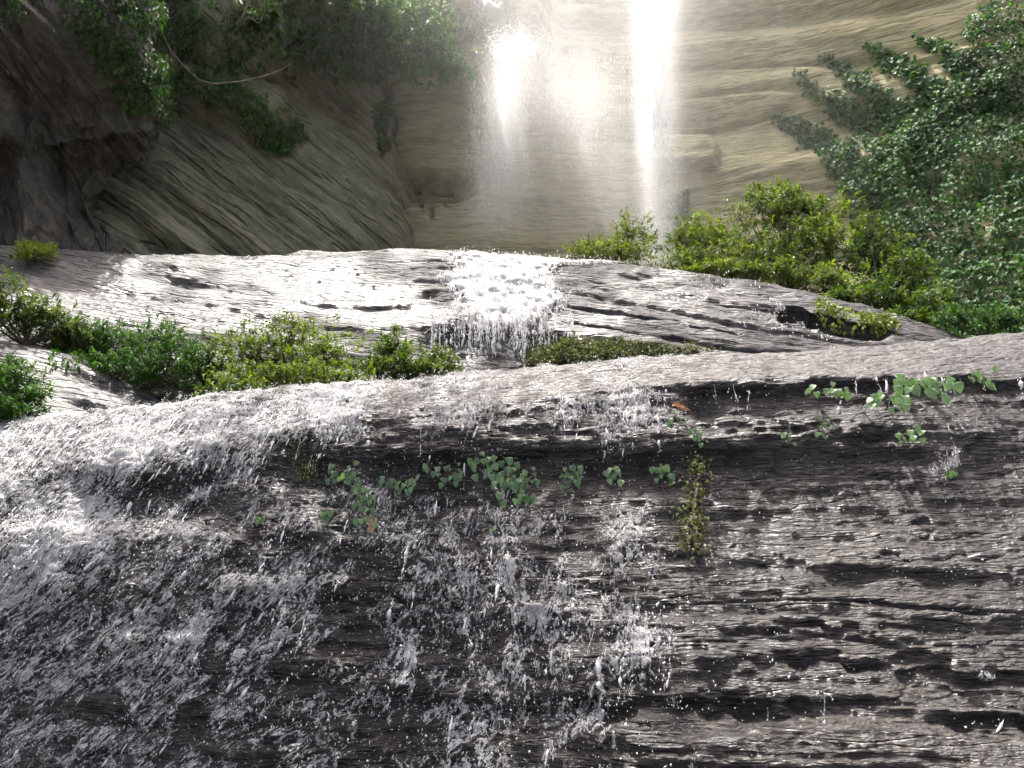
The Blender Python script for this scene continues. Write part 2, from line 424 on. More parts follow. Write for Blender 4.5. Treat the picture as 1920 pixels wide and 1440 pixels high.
over = build_rock('overhang_rock', over_net(), 200, 220, over_disp, M['dark'], 'dark overhanging rock mass in the deepest shade, beds nearly upright', 'rock')

# --- middle rock
MX = [-500, -250, -80, 40, 160, 280, 400, 520, 640, 760, 880, 1000, 1120, 1260, 1400, 1540, 1660, 1780, 1900, 2100]
m_crest = [(-500, 440), (0, 457), (200, 476), (400, 483), (600, 476), (750, 470), (900, 478), (1050, 487), (1200, 501), (1350, 520), (1500, 545), (1600, 575), (1700, 606), (1790, 634), (1900, 672), (2100, 720)]
def shift(t, d): return [(x, y + (d if np.isscalar(d) else table(d, x))) for x, y in t]
m_cY = [(-500, 11.4), (0, 12.6), (300, 13.5), (700, 14.0), (1100, 13.8), (1500, 13.0), (1800, 11.8), (2100, 10.8)]
k = [(-500, 1), (1200, 1), (1500, .75), (1790, .42), (2100, .35)]
def kk(v): return [(x, v * y) for x, y in k]
mid_rails = [
    (shift(m_crest, 260), shift(m_cY, 6.0)),
    (shift(m_crest, 60), shift(m_cY, 3.6)),
    (shift(m_crest, 8), shift(m_cY, 1.4)),
    (m_crest, m_cY),
    (shift(m_crest, kk(14)), shift(m_cY, kk(-.62))),
    (shift(m_crest, kk(55)), shift(m_cY, kk(-1.35))),
    (shift(m_crest, kk(110)), shift(m_cY, kk(-2.15))),
    (shift(m_crest, kk(165)), shift(m_cY, kk(-2.8))),
    (shift(m_crest, kk(230)), shift(m_cY, kk(-3.2))),
    (shift(m_crest, kk(330)), shift(m_cY, kk(-3.6))),
    (shift(m_crest, kk(470)), shift(m_cY, kk(-3.9))),
]
def mid_dents(px, py):
    d = np.zeros_like(px)
    d -= 0.24 * sstep(790, 870, px + 20 * noise(py * .05, 2)) * (1 - sstep(1010, 1100, px + 20 * noise(py * .05, 6))) * sstep(592, 630, py + 16 * noise(px * .04))       # undercut the curtain drips from
    s, q = seg_side(px, py, (1470, 572), (1680, 622))                                                       # hollow with hanging plants
    q = q + 5 * noise(px * .05, 3)
    d -= 0.5 * sstep(-.02, .1, s) * (1 - sstep(.75, 1.0, s)) * sstep(-3, 5, q) * (1 - sstep(8, 26, q))
    s, q = seg_side(px, py, (1060, 570), (1560, 652))                                                       # long joints
    d -= 0.13 * sstep(-.02, .05, s) * (1 - sstep(.9, 1.02, s)) * np.exp(-((q + 4 * noise(px * .03)) / 2.6) ** 2)
    s, q = seg_side(px, py, (1060, 600), (1480, 672)); d -= 0.12 * sstep(-.02, .05, s) * (1 - sstep(.9, 1.02, s)) * np.exp(-(q / 3) ** 2)
    d -= 0.07 * gauss(px, py, 370, 532, 50, 6) + 0.1 * gauss(px, py, 800, 545, 22, 6) + .06 * gauss(px, py, 690, 574, 60, 6)
    d += 0.14 * gauss(px, py, 340, 505, 45, 18)
    d -= 0.08 * gauss(px, py, 1210, 515, 50, 6) + .08 * gauss(px, py, 1365, 527, 28, 6)
    return d
def mid_disp(g, px, py):
    x, y, z = g[..., 0], g[..., 1], g[..., 2]
    t = table([(-500, .22), (300, .16), (700, .06), (1000, .10), (1300, .17), (1600, .24), (2100, .3)], px)
    d = z + t * x + 0.16 * fbm(x * .25, y * .25, o=3, seed=71)
    return 0.045 * strata(d, x, y, 2.8, 24, 73, 5, 0.8) + .06 * grooves(d, x, y, 2.0, 40, 75, .12) + 0.06 * fbm(x * .5, y * .5, z * .5, 3, 77) + 0.018 * fbm(x * 3, y * 4, z * 8, 4, 79, .6)
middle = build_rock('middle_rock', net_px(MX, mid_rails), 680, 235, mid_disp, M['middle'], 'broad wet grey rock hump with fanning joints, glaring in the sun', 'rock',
                    wet=lambda px, py: np.clip(0.30 + 0.45 * gauss(px, py, 560, 540, 560, 110) + 0.6 * fbm(px * .008, py * .025, o=4, seed=4), 0, 1), dents=mid_dents, vw=[.08, .15, .5, 1, 1, 1, 1, 1, .7, .4])

# --- small slab at the lower left, behind the front crest
SX = [-500, -200, -60, 40, 120, 200, 280, 350, 420, 500, 580]
s_top = [(-500, 600), (0, 640), (100, 658), (180, 690), (260, 725), (330, 752), (420, 775), (580, 800)]
s_Y = [(-500, 8.6), (0, 9.4), (300, 9.9), (580, 10.2)]
slab_rails = [(shift(s_top, 60), shift(s_Y, 1.6)), (shift(s_top, 6), shift(s_Y, .6)), (s_top, s_Y), (shift(s_top, 28), shift(s_Y, -.35)), (shift(s_top, 80), shift(s_Y, -.75)), (shift(s_top, 150), shift(s_Y, -1.1)), (shift(s_top, 300), shift(s_Y, -1.4))]
def slab_disp(g, px, py):
    x, y, z = g[..., 0], g[..., 1], g[..., 2]
    d = z + .32 * x + 0.1 * fbm(x * .6, y * .6, o=2, seed=91)
    return 0.09 * strata(d, x, y, 3.2, 8, 93, 4, 0.8) + 0.05 * fbm(x * 1.5, y * 1.5, z * 1.5, 3, 97)
slab = build_rock('low_slab_rock', net_px(SX, slab_rails), 190, 95, slab_disp, M['middle'], 'low wet ribbed slab sloping down beside the leafy bank', 'rock', wet=lambda px, py: 0.75 + 0 * px)

# --- front rock
FX = [-520, -300, -120, 20, 150, 280, 410, 540, 670, 800, 930, 1060, 1190, 1290, 1400, 1530, 1680, 1820, 1950, 2150, 2420]
f_crest = [(-520, 850), (0, 797), (200, 772), (400, 748), (600, 727), (800, 709), (1000, 692), (1200, 677), (1400, 668), (1600, 656), (1800, 641), (1920, 627), (2420, 585)]
f_cY = [(-520, 8.6), (0, 7.9), (400, 7.3), (800, 6.9), (1200, 6.7), (1920, 6.5), (2420, 6.2)]
f_sh = [(-520, 980), (0, 905), (200, 862), (400, 828), (600, 795), (800, 772), (1000, 752), (1190, 735), (1290, 722), (1400, 716), (1600, 708), (1920, 704), (2420, 690)]
f_sY = [(-520, 7.6), (0, 6.9), (400, 6.35), (800, 6.0), (1200, 5.75), (1290, 5.65), (1920, 5.5), (2420, 5.2)]
def lerp2(a, b, t):
    xs = sorted(set([p[0] for p in a] + [p[0] for p in b])); return [(x, table(a, x) * (1 - t) + table(b, x) * t) for x in xs]
def con(v): return [(-520, v), (2420, v)]
f_off = [(-520, 1.9), (0, 1.15), (400, .65), (800, .4), (1200, .25), (1920, .1), (2420, -.2)]
def fo(v, t): return [(x, y + v + t * table([(-520, 0), (850, 0), (1350, -.75), (2420, -.8)], x)) for x, y in f_off]
f_rails = [
    (shift(f_crest, 420), shift(f_cY, 3.0)), (shift(f_crest, 70), shift(f_cY, 1.3)), (shift(f_crest, 5), shift(f_cY, .45)),
    (f_crest, f_cY), (lerp2(f_crest, f_sh, .4), lerp2(f_cY, f_sY, .45)), (lerp2(f_crest, f_sh, .85), lerp2(f_cY, f_sY, .85)), (f_sh, f_sY),
    (shift(f_sh, 70), shift(f_sY, [(-520, -.25), (900, -.22), (1250, -.18), (1420, -.2), (2420, -.2)])),
    (lerp2(shift(f_sh, 70), con(1000), .5), fo(5.34, 0.36)), (con(1000), fo(5.2, 0.5)), (con(1130), fo(5.06, 0.7)), (con(1290), fo(4.9, 0.85)),
    (con(1460), fo(4.74, 1.0)), (con(1700), fo(4.5, 1.2)), (con(2250), fo(4.2, 1.4))]
def f_dents(px, py):
    d = np.zeros_like(px)
    # shelf the leafy line grows on, hollows under small ledges
    sy = table([(300, 850), (600, 880), (900, 880), (1250, 880)], px)
    d -= 0.07 * sstep(480, 620, px) * (1 - sstep(1180, 1320, px)) * sstep(-46, -8, py - sy) * (1 - sstep(0, 60, py - sy))
    sh = table(f_sh, px)
    d -= 0.07 * sstep(1180, 1330, px) * sstep(0, 10, py - sh + 8 * noise(px * .03)) * (1 - sstep(35, 110, py - sh))
    d -= 0.10 * sstep(90, 160, px) * (1 - sstep(390, 470, px)) * sstep(855, 885, py - 26 * np.sin((px - 130) / 90)) * (1 - sstep(940, 1030, py))
    d -= 0.06 * sstep(480, 520, px) * (1 - sstep(600, 640, px)) * sstep(815, 830, py) * (1 - sstep(900, 960, py))
    for cx, cy, sx, sy, a in ((1700, 985, 110, 9, .10), (1820, 1052, 130, 11, .14), (1500, 1178, 130, 10, .08), (1560, 1240, 170, 20, .12), (1850, 1262, 130, 16, .15), (1400, 1330, 130, 22, .16), (1050, 1330, 260, 20, .14), (500, 1150, 300, 14, .1), (740, 1130, 120, 12, .1), (1480, 800, 200, 10, .06), (1760, 1000, 60, 8, .08), (1880, 1350, 120, 16, .14)):
        d -= .38 * a * gauss(px, py + 12 * noise(px * .03, cy), cx, cy, sx, sy * .55)
    for cx, cy, sx, sy, a in ((470, 1098, 60, 12, .09), (300, 1200, 120, 14, .07), (120, 1215, 90, 12, .06), (1000, 1140, 40, 12, .06)):
        d += a * gauss(px, py, cx, cy, sx, sy)
    return d
def f_disp(g, px, py):
    x, y, z = g[..., 0], g[..., 1], g[..., 2]
    d = z - 0.02 * x + 0.05 * fbm(x * .5, y * .5, z * .3, o=3, seed=101)
    lef = 1 - sstep(500, 1250, px)
    top = sstep(40, -10, py - table(f_sh, px))
    led = strata(d, x, y, 7, 12, 103, 3, 1.2)
    gro = grooves(d, x, y, 5.5, 14, 105, .07) + .6 * grooves(d, x, y, 11, 12, 106, .09)
    lump = fbm(x * 6.0, y * 6.0, z * 11.0, 4, 107, 0.6)
    return led * (0.020 - 0.008 * lef - .008 * top) + gro * (.030 - .012 * lef) * (1 - .6 * top) + lump * (0.014 + 0.012 * lef) + 0.03 * fbm(x * .9, y * .9, z * .9, 2, 111)
def front_wet(px, py): return np.clip(0.85 + 0.3 * fbm(px * .01, py * .02, o=2, seed=9), 0, 1)
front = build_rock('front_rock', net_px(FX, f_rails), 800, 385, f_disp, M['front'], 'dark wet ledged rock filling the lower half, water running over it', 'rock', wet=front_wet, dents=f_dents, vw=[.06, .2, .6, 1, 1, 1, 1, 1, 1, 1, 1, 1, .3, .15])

# ------------------------------------------------------------------ water
OCT_V = np.array([(1, 0, 0), (-.5, .87, 0), (-.5, -.87, 0), (0, 0, 1), (0, 0, -1)], float)
OCT_F = np.array([(0, 1, 3), (1, 2, 3), (2, 0, 3), (1, 0, 4), (2, 1, 4), (0, 2, 4)])
def drops(pos, rad, length, axis=None):
    """small stretched drops; axis = unit direction of each"""
    n = len(pos); rad = np.broadcast_to(rad, (n,)); length = np.broadcast_to(length, (n,))
    if axis is None: axis = np.tile([0, 0, -1.0], (n, 1))
    a = axis / np.linalg.norm(axis, axis=1, keepdims=True)
    t = np.where(np.abs(a[:, :1]) > .8, [[0, 1., 0]], [[1., 0, 0]])
    u = np.cross(a, t); u /= np.linalg.norm(u, axis=1, keepdims=True); v = np.cross(a, u)
    vv = (OCT_V[None, :, 0:1] * u[:, None] + OCT_V[None, :, 1:2] * v[:, None]) * rad[:, None, None] + OCT_V[None, :, 2:3] * a[:, None] * length[:, None, None] * .5
    vv = vv + pos[:, None]
    f = OCT_F[None] + (np.arange(n) * 5)[:, None, None]
    return vv.reshape(-1, 3), f.reshape(-1, 3)
def facing(r): return (r.n * (np.array([0, 0, CAMZ]) - r.g)).sum(-1) > 0
def front_rows(r, crest):                     # vertices on the camera's side of the crest
    top = np.argmax(r.g[..., 2], axis=0)
    return np.arange(r.g.shape[0])[:, None] >= (top - 6)[None, :]
def foam_sheet(name, r, dens, lo, hi, stride, mat, dmin, seed, parent=None):
    g = r.g[::stride, ::stride]; n = r.n[::stride, ::stride]; px, py = r.px[::stride, ::stride], r.py[::stride, ::stride]
    F_ = dens(px, py); fr = front_rows(r, None)[::stride, ::stride]; F_ = np.where(fr, F_, 0)
    lift = lo + (hi - lo) * np.clip(.5 + fbm(g[..., 0] * 9, g[..., 1] * 9, g[..., 2] * 6, 3, seed), 0, 1) * np.clip(F_ * 1.4, 0.2, 1)
    v = g + n * lift[..., None] + np.array([0, -.004, 0])
    keep = np.minimum.reduce([F_[:-1, :-1], F_[1:, :-1], F_[:-1, 1:], F_[1:, 1:]]) > dmin
    flow = g[..., 0] - table([(-500, 1.1), (0, 1.0), (350, .75), (650, .4), (950, .05), (2400, 0)], px) * (g[..., 2] - 2)
    vv, ff, at = compact(v.reshape(-1, 3), grid_faces(*F_.shape, keep=keep), {'foam': F_, 'flow': flow})
    return mesh_obj(name, vv, ff, mat, parent, at)
def sample_grid(r, weight, n, off_lo, off_hi, jit=0.01):
    w_ = np.where(front_rows(r, None) & facing(r), weight, 0).ravel(); w_ = w_ / w_.sum()
    i = rng.choice(len(w_), n, p=w_)
    p = r.fg[i] + r.fn[i] * rng.uniform(off_lo, off_hi, (n, 1)) + rng.normal(0, jit, (n, 3))
    return p, r.fn[i], i

def front_foam(px, py):
    sh = table(f_sh, px); cr = table(f_crest, px)
    d = table([(-500, .385), (300, .365), (700, .345), (1150, .34), (1300, .16), (1500, .08), (2400, .06)], px)
    band = sstep(cr - 20, cr + 20, py) * (1 - sstep(sh, sh + 45, py))
    d = d + band * table([(-500, .24), (450, .22), (640, .12), (800, .02), (1200, .0), (1300, -.1)], px)
    s, q = seg_side(px, py, (270, 850), (-60, 1150)); d = d + .42 * np.exp(-(q / 70) ** 2) * sstep(-.25, .1, s)
    s, q = seg_side(px, py, (640, 790), (450, 960)); d = d + .12 * np.exp(-(q / 60) ** 2) * sstep(-.3, .1, s) * (1 - sstep(.8, 1.1, s))
    d = d - .30 * gauss(px, py, 275, 915, 120, 62) - .30 * gauss(px, py, 560, 870, 55, 60) - .16 * gauss(px, py, 720, 835, 110, 35) - .12 * gauss(px, py, 600, 980, 120, 50)
    d = d - .22 * gauss(px, py, 860, 870, 330, 45)
    for cx, cy, sx, sy, a in ((1185, 770, 40, 40, .30), (1195, 745, 22, 16, .3), (1180, 1010, 45, 60, .22), (1185, 1150, 30, 30, .38), (1200, 1215, 22, 45, .36), (1000, 1150, 34, 26, .40), (1030, 990, 40, 30, .22), (890, 775, 60, 22, .22), (1100, 765, 70, 22, .2), (830, 990, 50, 60, .12), (840, 1075, 70, 30, .14), (475, 1105, 40, 18, .32), (560, 1095, 70, 10, .2), (320, 1200, 170, 26, .13), (110, 1270, 110, 24, .14), (600, 760, 40, 40, .2), (770, 1240, 50, 40, .16), (1760, 890, 26, 34, .3), (1790, 860, 14, 60, .22), (1850, 1270, 26, 14, .34), (1860, 1350, 30, 14, .3), (1690, 1060, 80, 60, .1), (960, 1265, 120, 20, .12), (640, 730, 60, 16, .22)):
        d = d + a * gauss(px, py, cx, cy, sx, sy)
    wx = px + .5 * py + 60 * fbm(px * .011, py * .011, 3, 2, 207); wy_ = py - .4 * px + 60 * fbm(px * .012, py * .01, 9, 2, 209)
    d = d + .12 * fbm(wx * .014, wy_ * .009, 0, 4, 201, .6) + .09 * fbm(wx * .05, wy_ * .03, 0, 3, 205)
    return np.clip(d, 0, .95)
fw = foam_sheet('flowing_water', front, front_foam, .005, .026, 1, M['lace_front'], .27, 211)
tag(fw, 'torn white water streaming down the dark front rock', 'water', kind='stuff')
fd = front_foam(front.px, front.py)
p, n_, i_ = sample_grid(front, np.clip(fd - .16, 0, 1) ** 1.2, 19000, .002, .07)
v, f = drops(p, rng.uniform(.0018, .0062, len(p)) * rng.choice([.7, 1.1, 1.9], len(p), p=[.45, .4, .15]), rng.uniform(.008, .03, len(p)), np.array([-.25, -.25, -1.0]) + rng.normal(0, .5, (len(p), 3)))
p2, n2_, i2_ = sample_grid(front, np.clip(table([(-500, 1), (700, .9), (1250, .75), (1350, .25), (2400, .16)], front.px) * np.clip(1.1 - 0 * fd, 0, 1), 0, 1) * (front.py > table(f_sh, front.px) - 30), 13000, .004, .16)
v2, f2 = drops(p2, rng.uniform(.0012, .0042, len(p2)), rng.uniform(.003, .012, len(p2)), np.array([-.2, -.25, -1.0]) + rng.normal(0, .6, (len(p2), 3)))
v, f = join([(v, f), (v2, f2)])
o = mesh_obj('droplets', v, f, M['drop'], fw); tag(o, kind='stuff')
# trickles: strings of merging drops
def trickle(p0, length, r, seed, lean=(0, 0), sides=6, step=.010):
    n = max(10, int(length / step)); t = np.linspace(0, 1, n); rg = np.random.default_rng(seed + 900)
    x = p0[0] + lean[0] * t + .010 * fbm(t * length * 9, seed * 3.1, 0, 2)
    y = p0[1] + lean[1] * t - .012 * np.sin(t * 2)
    z = p0[2] - length * t
    pth = np.stack([x, y, z], 1)
    rr = r * np.clip(.30 + 1.1 * fbm(t * length * 22, seed * 1.7, 5, 3), .0, 1.5)
    out, k_ = [], 0
    while k_ < n - 3:                                     # pieces of the string, torn where it runs thin
        m = k_ + int(rg.integers(4, 14)); seg = slice(k_, min(m, n))
        if seg.stop - seg.start >= 4:
            q = rr[seg] + r * .12; tt = np.linspace(0, 1, len(q)); q = q * np.sqrt(np.clip(1 - (2 * tt - 1) ** 2, 0.002, 1))
            out.append(tube(pth[seg], q, sides))
        k_ = m + int(rg.integers(0, 3) if rg.random() < .6 else rg.integers(2, 8))
    m = 6 + int(length * 40); ii = rg.integers(0, n, m)
    dv, df = drops(pth[ii] + rg.normal(0, r * 1.6, (m, 3)), rg.uniform(.25, .7, m) * r, rg.uniform(.8, 2.2, m) * r)
    out.append((dv, np.concatenate([df, df[:, 2:3]], 1)))
    return join(out)
ft = []
for k_, (px, a, b, rr) in enumerate([(1098, 752, 822, 9), (1163, 745, 838, 8), (1212, 742, 832, 9), (1185, 735, 800, 7), (930, 722, 760, 7), (880, 760, 800, 8), (893, 800, 830, 6), (1045, 770, 805, 7), (1020, 745, 790, 7), (1245, 730, 800, 5), (1375, 728, 782, 7), (1340, 726, 760, 4), (1400, 735, 775, 5), (1640, 708, 760, 7), (1655, 715, 770, 5), (1598, 712, 745, 5), (1760, 712, 800, 7), (1776, 712, 752, 8), (1725, 700, 735, 6), (1838, 715, 795, 6), (1905, 715, 770, 7), (1570, 735, 775, 5), (1690, 740, 775, 5), (790, 720, 800, 5), (793, 800, 860, 6), (610, 790, 880, 11), (640, 785, 830, 8), (690, 800, 830, 6), (660, 880, 955, 5), (715, 930, 985, 6), (500, 830, 880, 8), (460, 850, 920, 7), (430, 860, 940, 7), (395, 870, 940, 6), (250, 940, 990, 9), (820, 940, 975, 6), (870, 870, 920, 6), (918, 940, 965, 5), (1030, 965, 985, 5), (720, 980, 1040, 6), (1170, 990, 1060, 6), (1210, 1200, 1265, 8), (1110, 1180, 1240, 6), (985, 1260, 1310, 6), (480, 1130, 1190, 7), (770, 1200, 1235, 7), (1785, 840, 890, 7), (1768, 800, 850, 4), (1540, 1300, 1360, 4), (1437, 1330, 1370, 5), (1870, 1340, 1362, 4), (540, 1150, 1230, 7), (330, 1180, 1240, 7)]):
    q, nn = surf(front, px, a); q = q + nn * .02 + np.array([0, -.03, 0])
    L = (b - a) / F * project(q[None])[2][0] * 1.02
    ft.append(trickle(q, L, rr * .0013, k_, (rng.normal(-.02, .02) - (.06 if px < 700 else 0), -.02)))
wq = np.clip(fd - .30, 0, 1) * (front.px > 0) * (front.px < 1900) * (front.py > 740) * (front.py < 1420)
_, _, iq = sample_grid(front, wq, 300, 0, 0)
for k_, i in enumerate(iq):                                        # torn strings following the flow down the face
    px, py = front.fpx[i], front.fpy[i]; dl = rng.uniform(25, 95); kx = table([(-500, 1.1), (0, 1.0), (350, .75), (650, .35), (950, .05), (2400, 0)], px)
    a, na = surf(front, px, py); b, nb_ = surf(front, px - kx * dl * .8 + rng.normal(0, 3), py + dl)
    a = a + na * rng.uniform(.015, .05); b = b + nb_ * rng.uniform(.015, .06)
    if a[2] - b[2] < .04: continue
    ft.append(trickle(a, a[2] - b[2], rng.uniform(.004, .011), 500 + k_, (b[0] - a[0], b[1] - a[1]), 4))
v, f = join(ft); o = mesh_obj('trickles', v, f, M['drop'], fw); tag(o, kind='stuff')

# middle cascade
def mid_foam(px, py):
    d = 1.0 * sstep(800, 900, px + 24 * noise(py * .04)) * (1 - sstep(990, 1090, px + 24 * noise(py * .04, 7))) * sstep(462, 485, py) * (1 - .40 * sstep(560, 615, py)) * (1 - sstep(612, 630, py))
    d = d + .42 * gauss(px, py, 1100, 492, 140, 10) + .36 * gauss(px, py, 1370, 545, 60, 12) + .3 * gauss(px, py, 1330, 528, 60, 8)
    s, q = seg_side(px, py, (1440, 560), (1560, 650)); d = d + .38 * np.exp(-(q / 10) ** 2) * sstep(-.1, .1, s) * (1 - sstep(.8, 1.1, s))
    d = d + .2 * gauss(px, py, 1440, 620, 60, 40)
    return np.clip(d + .10 * fbm(px * .03, py * .02, 0, 3, 221) + .12 * sstep(.5, .95, d), 0, 1.1) * (d > .05)
mc = foam_sheet('cascade', middle, mid_foam, .03, .08, 1, M['lace_mid'], .2, 223)
tag(mc, 'dazzling white water sheet spilling over the crown of the middle rock', 'cascade')
mt = []
for k_ in range(230):
    px = np.clip(rng.normal(935, 75), 812, 1068); a = rng.uniform(560, 622)
    q, nn = surf(middle, px, a, 7); q = q + np.array([0, -.10 - rng.uniform(0, .25), 0])
    b = rng.uniform(640, 705) if rng.random() < .7 else rng.uniform(620, 650)
    L = (b - a) / F * project(q[None])[2][0]
    mt.append(trickle(q, L, rng.uniform(.005, .014), k_ + 100, (rng.normal(0, .03), -.05), 4, .02))
v, f = join(mt); mesh_obj('dripping_strands', v, f, M['water'], mc)
p, n_, i_ = sample_grid(middle, np.clip(mid_foam(middle.px, middle.py), 0, 1), 1800, .01, .15, .02)
v, f = drops(p, rng.uniform(.004, .014, len(p)), rng.uniform(.02, .06, len(p)), np.array([0, -.3, -1.0]) + rng.normal(0, .4, (len(p), 3)))
o = mesh_obj('droplets', v, f, M['water'], mc); tag(o, kind='stuff')

# back falls
def volume(name, density, aniso=0.35, c=0.97):
    b = NB(name); v_ = b.n('VolumePrincipled'); v_.inputs['Color'].default_value = (c, c, c, 1)
    v_.inputs['Density'].default_value = density; v_.inputs['Anisotropy'].default_value = aniso
    b.t.links.new(v_.outputs[0], b.out.inputs['Volume']); return b.m
def lumpy_column(cps, seed, nz=40, ns=20, amp=.18):
    """cps: rows of (px, py, Y, half_width_px, half_depth_m); a closed lumpy column"""
    c = np.array(cps, float); t = np.linspace(0, len(c) - 1, nz); k_ = [np.interp(t, np.arange(len(c)), c[:, j]) for j in range(5)]
    ctr = P(k_[0], k_[1], k_[2]); dep = project(ctr)[2]; rx = k_[3] / F * dep; ry = k_[4]
    th = np.arange(ns) / ns * 2 * math.pi
    lum = 1 + amp * fbm(np.cos(th)[None] * 1.2 + 5, np.sin(th)[None] * 1.2, ctr[:, 2:3] * .7, 3, seed)
    v = np.stack([ctr[:, None, 0] + rx[:, None] * np.cos(th) * lum, ctr[:, None, 1] + ry[:, None] * np.sin(th) * lum, np.repeat(ctr[:, None, 2], ns, 1)], -1).reshape(-1, 3)
    i = np.arange(nz * ns).reshape(nz, ns); j = np.roll(i, -1, 1)
    f = np.stack([i[:-1], j[:-1], j[1:], i[1:]], -1).reshape(-1, 4)
    v = np.concatenate([v, ctr[:1], ctr[-1:]]); a, b = len(v) - 2, len(v) - 1
    caps = np.concatenate([np.stack([i[0], np.full(ns, a), np.full(ns, a), j[0]], -1)[:, [0, 1, 3]], np.stack([i[-1], j[-1], np.full(ns, b)], -1)])
    f3 = np.concatenate([f[:, [0, 1, 2]], f[:, [0, 2, 3]], caps]); return v, f3
def strands(n, pxf, py_lo, py_hi, w, Yr, rad, ln, wob=.03):
    """n falling strands; pxf(py)-> (centre, sigma)"""
    py = np.interp(rng.random(n), np.concatenate([[0], np.cumsum(w) / np.sum(w)]), np.linspace(py_lo, py_hi, len(w) + 1)) + rng.normal(0, 6, n)
    c, s_ = pxf(py); px = c + s_ * rng.normal(0, 1, n)
    p = P(px, py, rng.uniform(*Yr, n))
    ax = np.stack([rng.normal(0, wob, n), rng.normal(0, wob, n), -np.ones(n)], 1)
    return drops(p, rng.uniform(*rad, n), rng.uniform(*ln, n), ax)
wf = empty('waterfall', P(1238, 560, 19.2)); tag(wf, 'tall white waterfall plunging as a single slender column', 'waterfall', 'waterfalls over the back cliff')
main_c = lambda py: (table([(-200, 1236), (0, 1230), (100, 1222), (180, 1218), (260, 1236), (310, 1246), (400, 1240), (540, 1236)], py), table([(-200, 15), (0, 16), (200, 13), (300, 10), (420, 11), (540, 11)], py))
v, f = join([strands(350, main_c, -75, 330, [1, 1, 1, 1, .9, .7, .3], (18.9, 19.5), (.006, .016), (.15, .6)),
             strands(6000, lambda py: (main_c(py)[0] - 4, main_c(py)[1] * 1.5), -75, 540, [.6, .8, .9, 1, 1, .9, .8, .7, .7], (18.8, 19.6), (.003, .008), (.03, .14), .25)])
attach(mesh_obj('falling_water', v, f, M['water']), wf)
def soft_spray(name, parent, lo, hi, yc, wy, cols, streak, aniso=.5):
    """one closed box of spray; cols: (x at z0, slope dx/dz, z0, half width, density, z_bottom, z_top fade)"""
    b = NB(name); sx = b.n('SeparateXYZ'); b.set(sx.inputs[0], b.n('NewGeometry').outputs['Position']); x, y, z = sx.outputs
    nz_ = b.noise(b.mapping(b.n('NewGeometry').outputs['Position'], streak), 1.0, 3, .55)
    k_ = b.smap(nz_, .25, .75, .65, 1.3)
    tot = None
    for x0, sl, z0, hw, dn, zb, zt, *top in cols:
        dx = b.math('DIVIDE', b.math('SUBTRACT', x, b.math('MULTIPLY_ADD', b.math('SUBTRACT', z, z0), sl, x0)), hw)
        e = b.math('EXPONENT', b.math('MULTIPLY', b.math('MULTIPLY', dx, dx), -1.0))
        e = b.math('MULTIPLY', b.math('MULTIPLY', e, dn), b.smap(z, zb, zt))
        if top: e = b.math('MULTIPLY', e, b.smap(z, top[0] - 3.6, top[0] + .7, 1.0, 0.0))
        tot = e if tot is None else b.math('ADD', tot, e)
    dy = b.math('DIVIDE', b.math('SUBTRACT', y, yc), wy)
    tot = b.math('MULTIPLY', b.math('MULTIPLY', tot, k_), b.math('EXPONENT', b.math('MULTIPLY', b.math('MULTIPLY', dy, dy), -1.0)))
    v_ = b.n('VolumePrincipled'); v_.inputs['Color'].default_value = (.98, .98, .98, 1); v_.inputs['Anisotropy'].default_value = aniso
    b.set(v_.inputs['Density'], tot); b.t.links.new(v_.outputs[0], b.out.inputs['Volume'])
    (x0, y0, z0), (x1, y1, z1) = lo, hi
    v = [(x0, y0, z0), (x1, y0, z0), (x1, y1, z0), (x0, y1, z0), (x0, y0, z1), (x1, y0, z1), (x1, y1, z1), (x0, y1, z1)]
    f = [(0, 3, 2, 1), (4, 5, 6, 7), (0, 1, 5, 4), (1, 2, 6, 5), (2, 3, 7, 6), (3, 0, 4, 7)]
    attach(mesh_obj('spray', v, f, b.m, smooth=False), parent)
def X_(px, py, Y): return float(P(px, py, Y)[0])
def Z_(py, Y): return float(P(960, py, Y)[2])
zt_, zb_ = Z_(-70, 19.2), Z_(560, 19.2)
xm = X_(1232, 200, 19.2); slm = (X_(1232, 0, 19.2) - X_(1238, 500, 19.2)) / (Z_(0, 19.2) - Z_(500, 19.2))
soft_spray('column spray', wf, (xm - 1.5, 18.2, zb_), (xm + 1.9, 20.2, zt_), 19.2, .5,
           [(xm, slm, Z_(200, 19.2), .38, 1.1, Z_(360, 19.2), Z_(200, 19.2)), (xm, slm, Z_(200, 19.2), .45, .75, zb_ - 3, zb_ + 4), (xm, slm, Z_(200, 19.2), .9, .13, zb_ - 3, zb_ + 6)], (2.5, 2.5, .5))
wg = empty('waterfall', P(950, 520, 19.6)); tag(wg, 'thin broken waterfall drifting as spray off the mossy ledge', 'waterfall', 'waterfalls over the back cliff')
v, f = join([strands(1800, lambda py: (table([(60, 955), (200, 940), (300, 932), (430, 925)], py), table([(60, 26), (200, 32), (430, 22)], py)), 100, 440, [.8, 1, 1, .9, .7, .5, .2, .05], (18.3, 19.2), (.0025, .007), (.04, .2), .12),
             strands(1200, lambda py: (1075 + 0 * py, 75 + 0 * py), 100, 400, [1, 1, .8, .5, .3, .2, .05], (18.4, 19.4), (.002, .006), (.04, .18), .12)])
attach(mesh_obj('falling_water', v, f, M['water']), wg)
p = P(rng.normal(965, 26, 1800), 92 + np.abs(rng.normal(0, 1, 1800)) * -22 + rng.uniform(0, 18, 1800), rng.uniform(19.2, 20.0, 1800))
v, f = drops(p, rng.uniform(.006, .02, 1800), rng.uniform(.02, .06, 1800), rng.normal(0, 1, (1800, 3)))
attach(mesh_obj('splash', v, f, M['water']), wg)
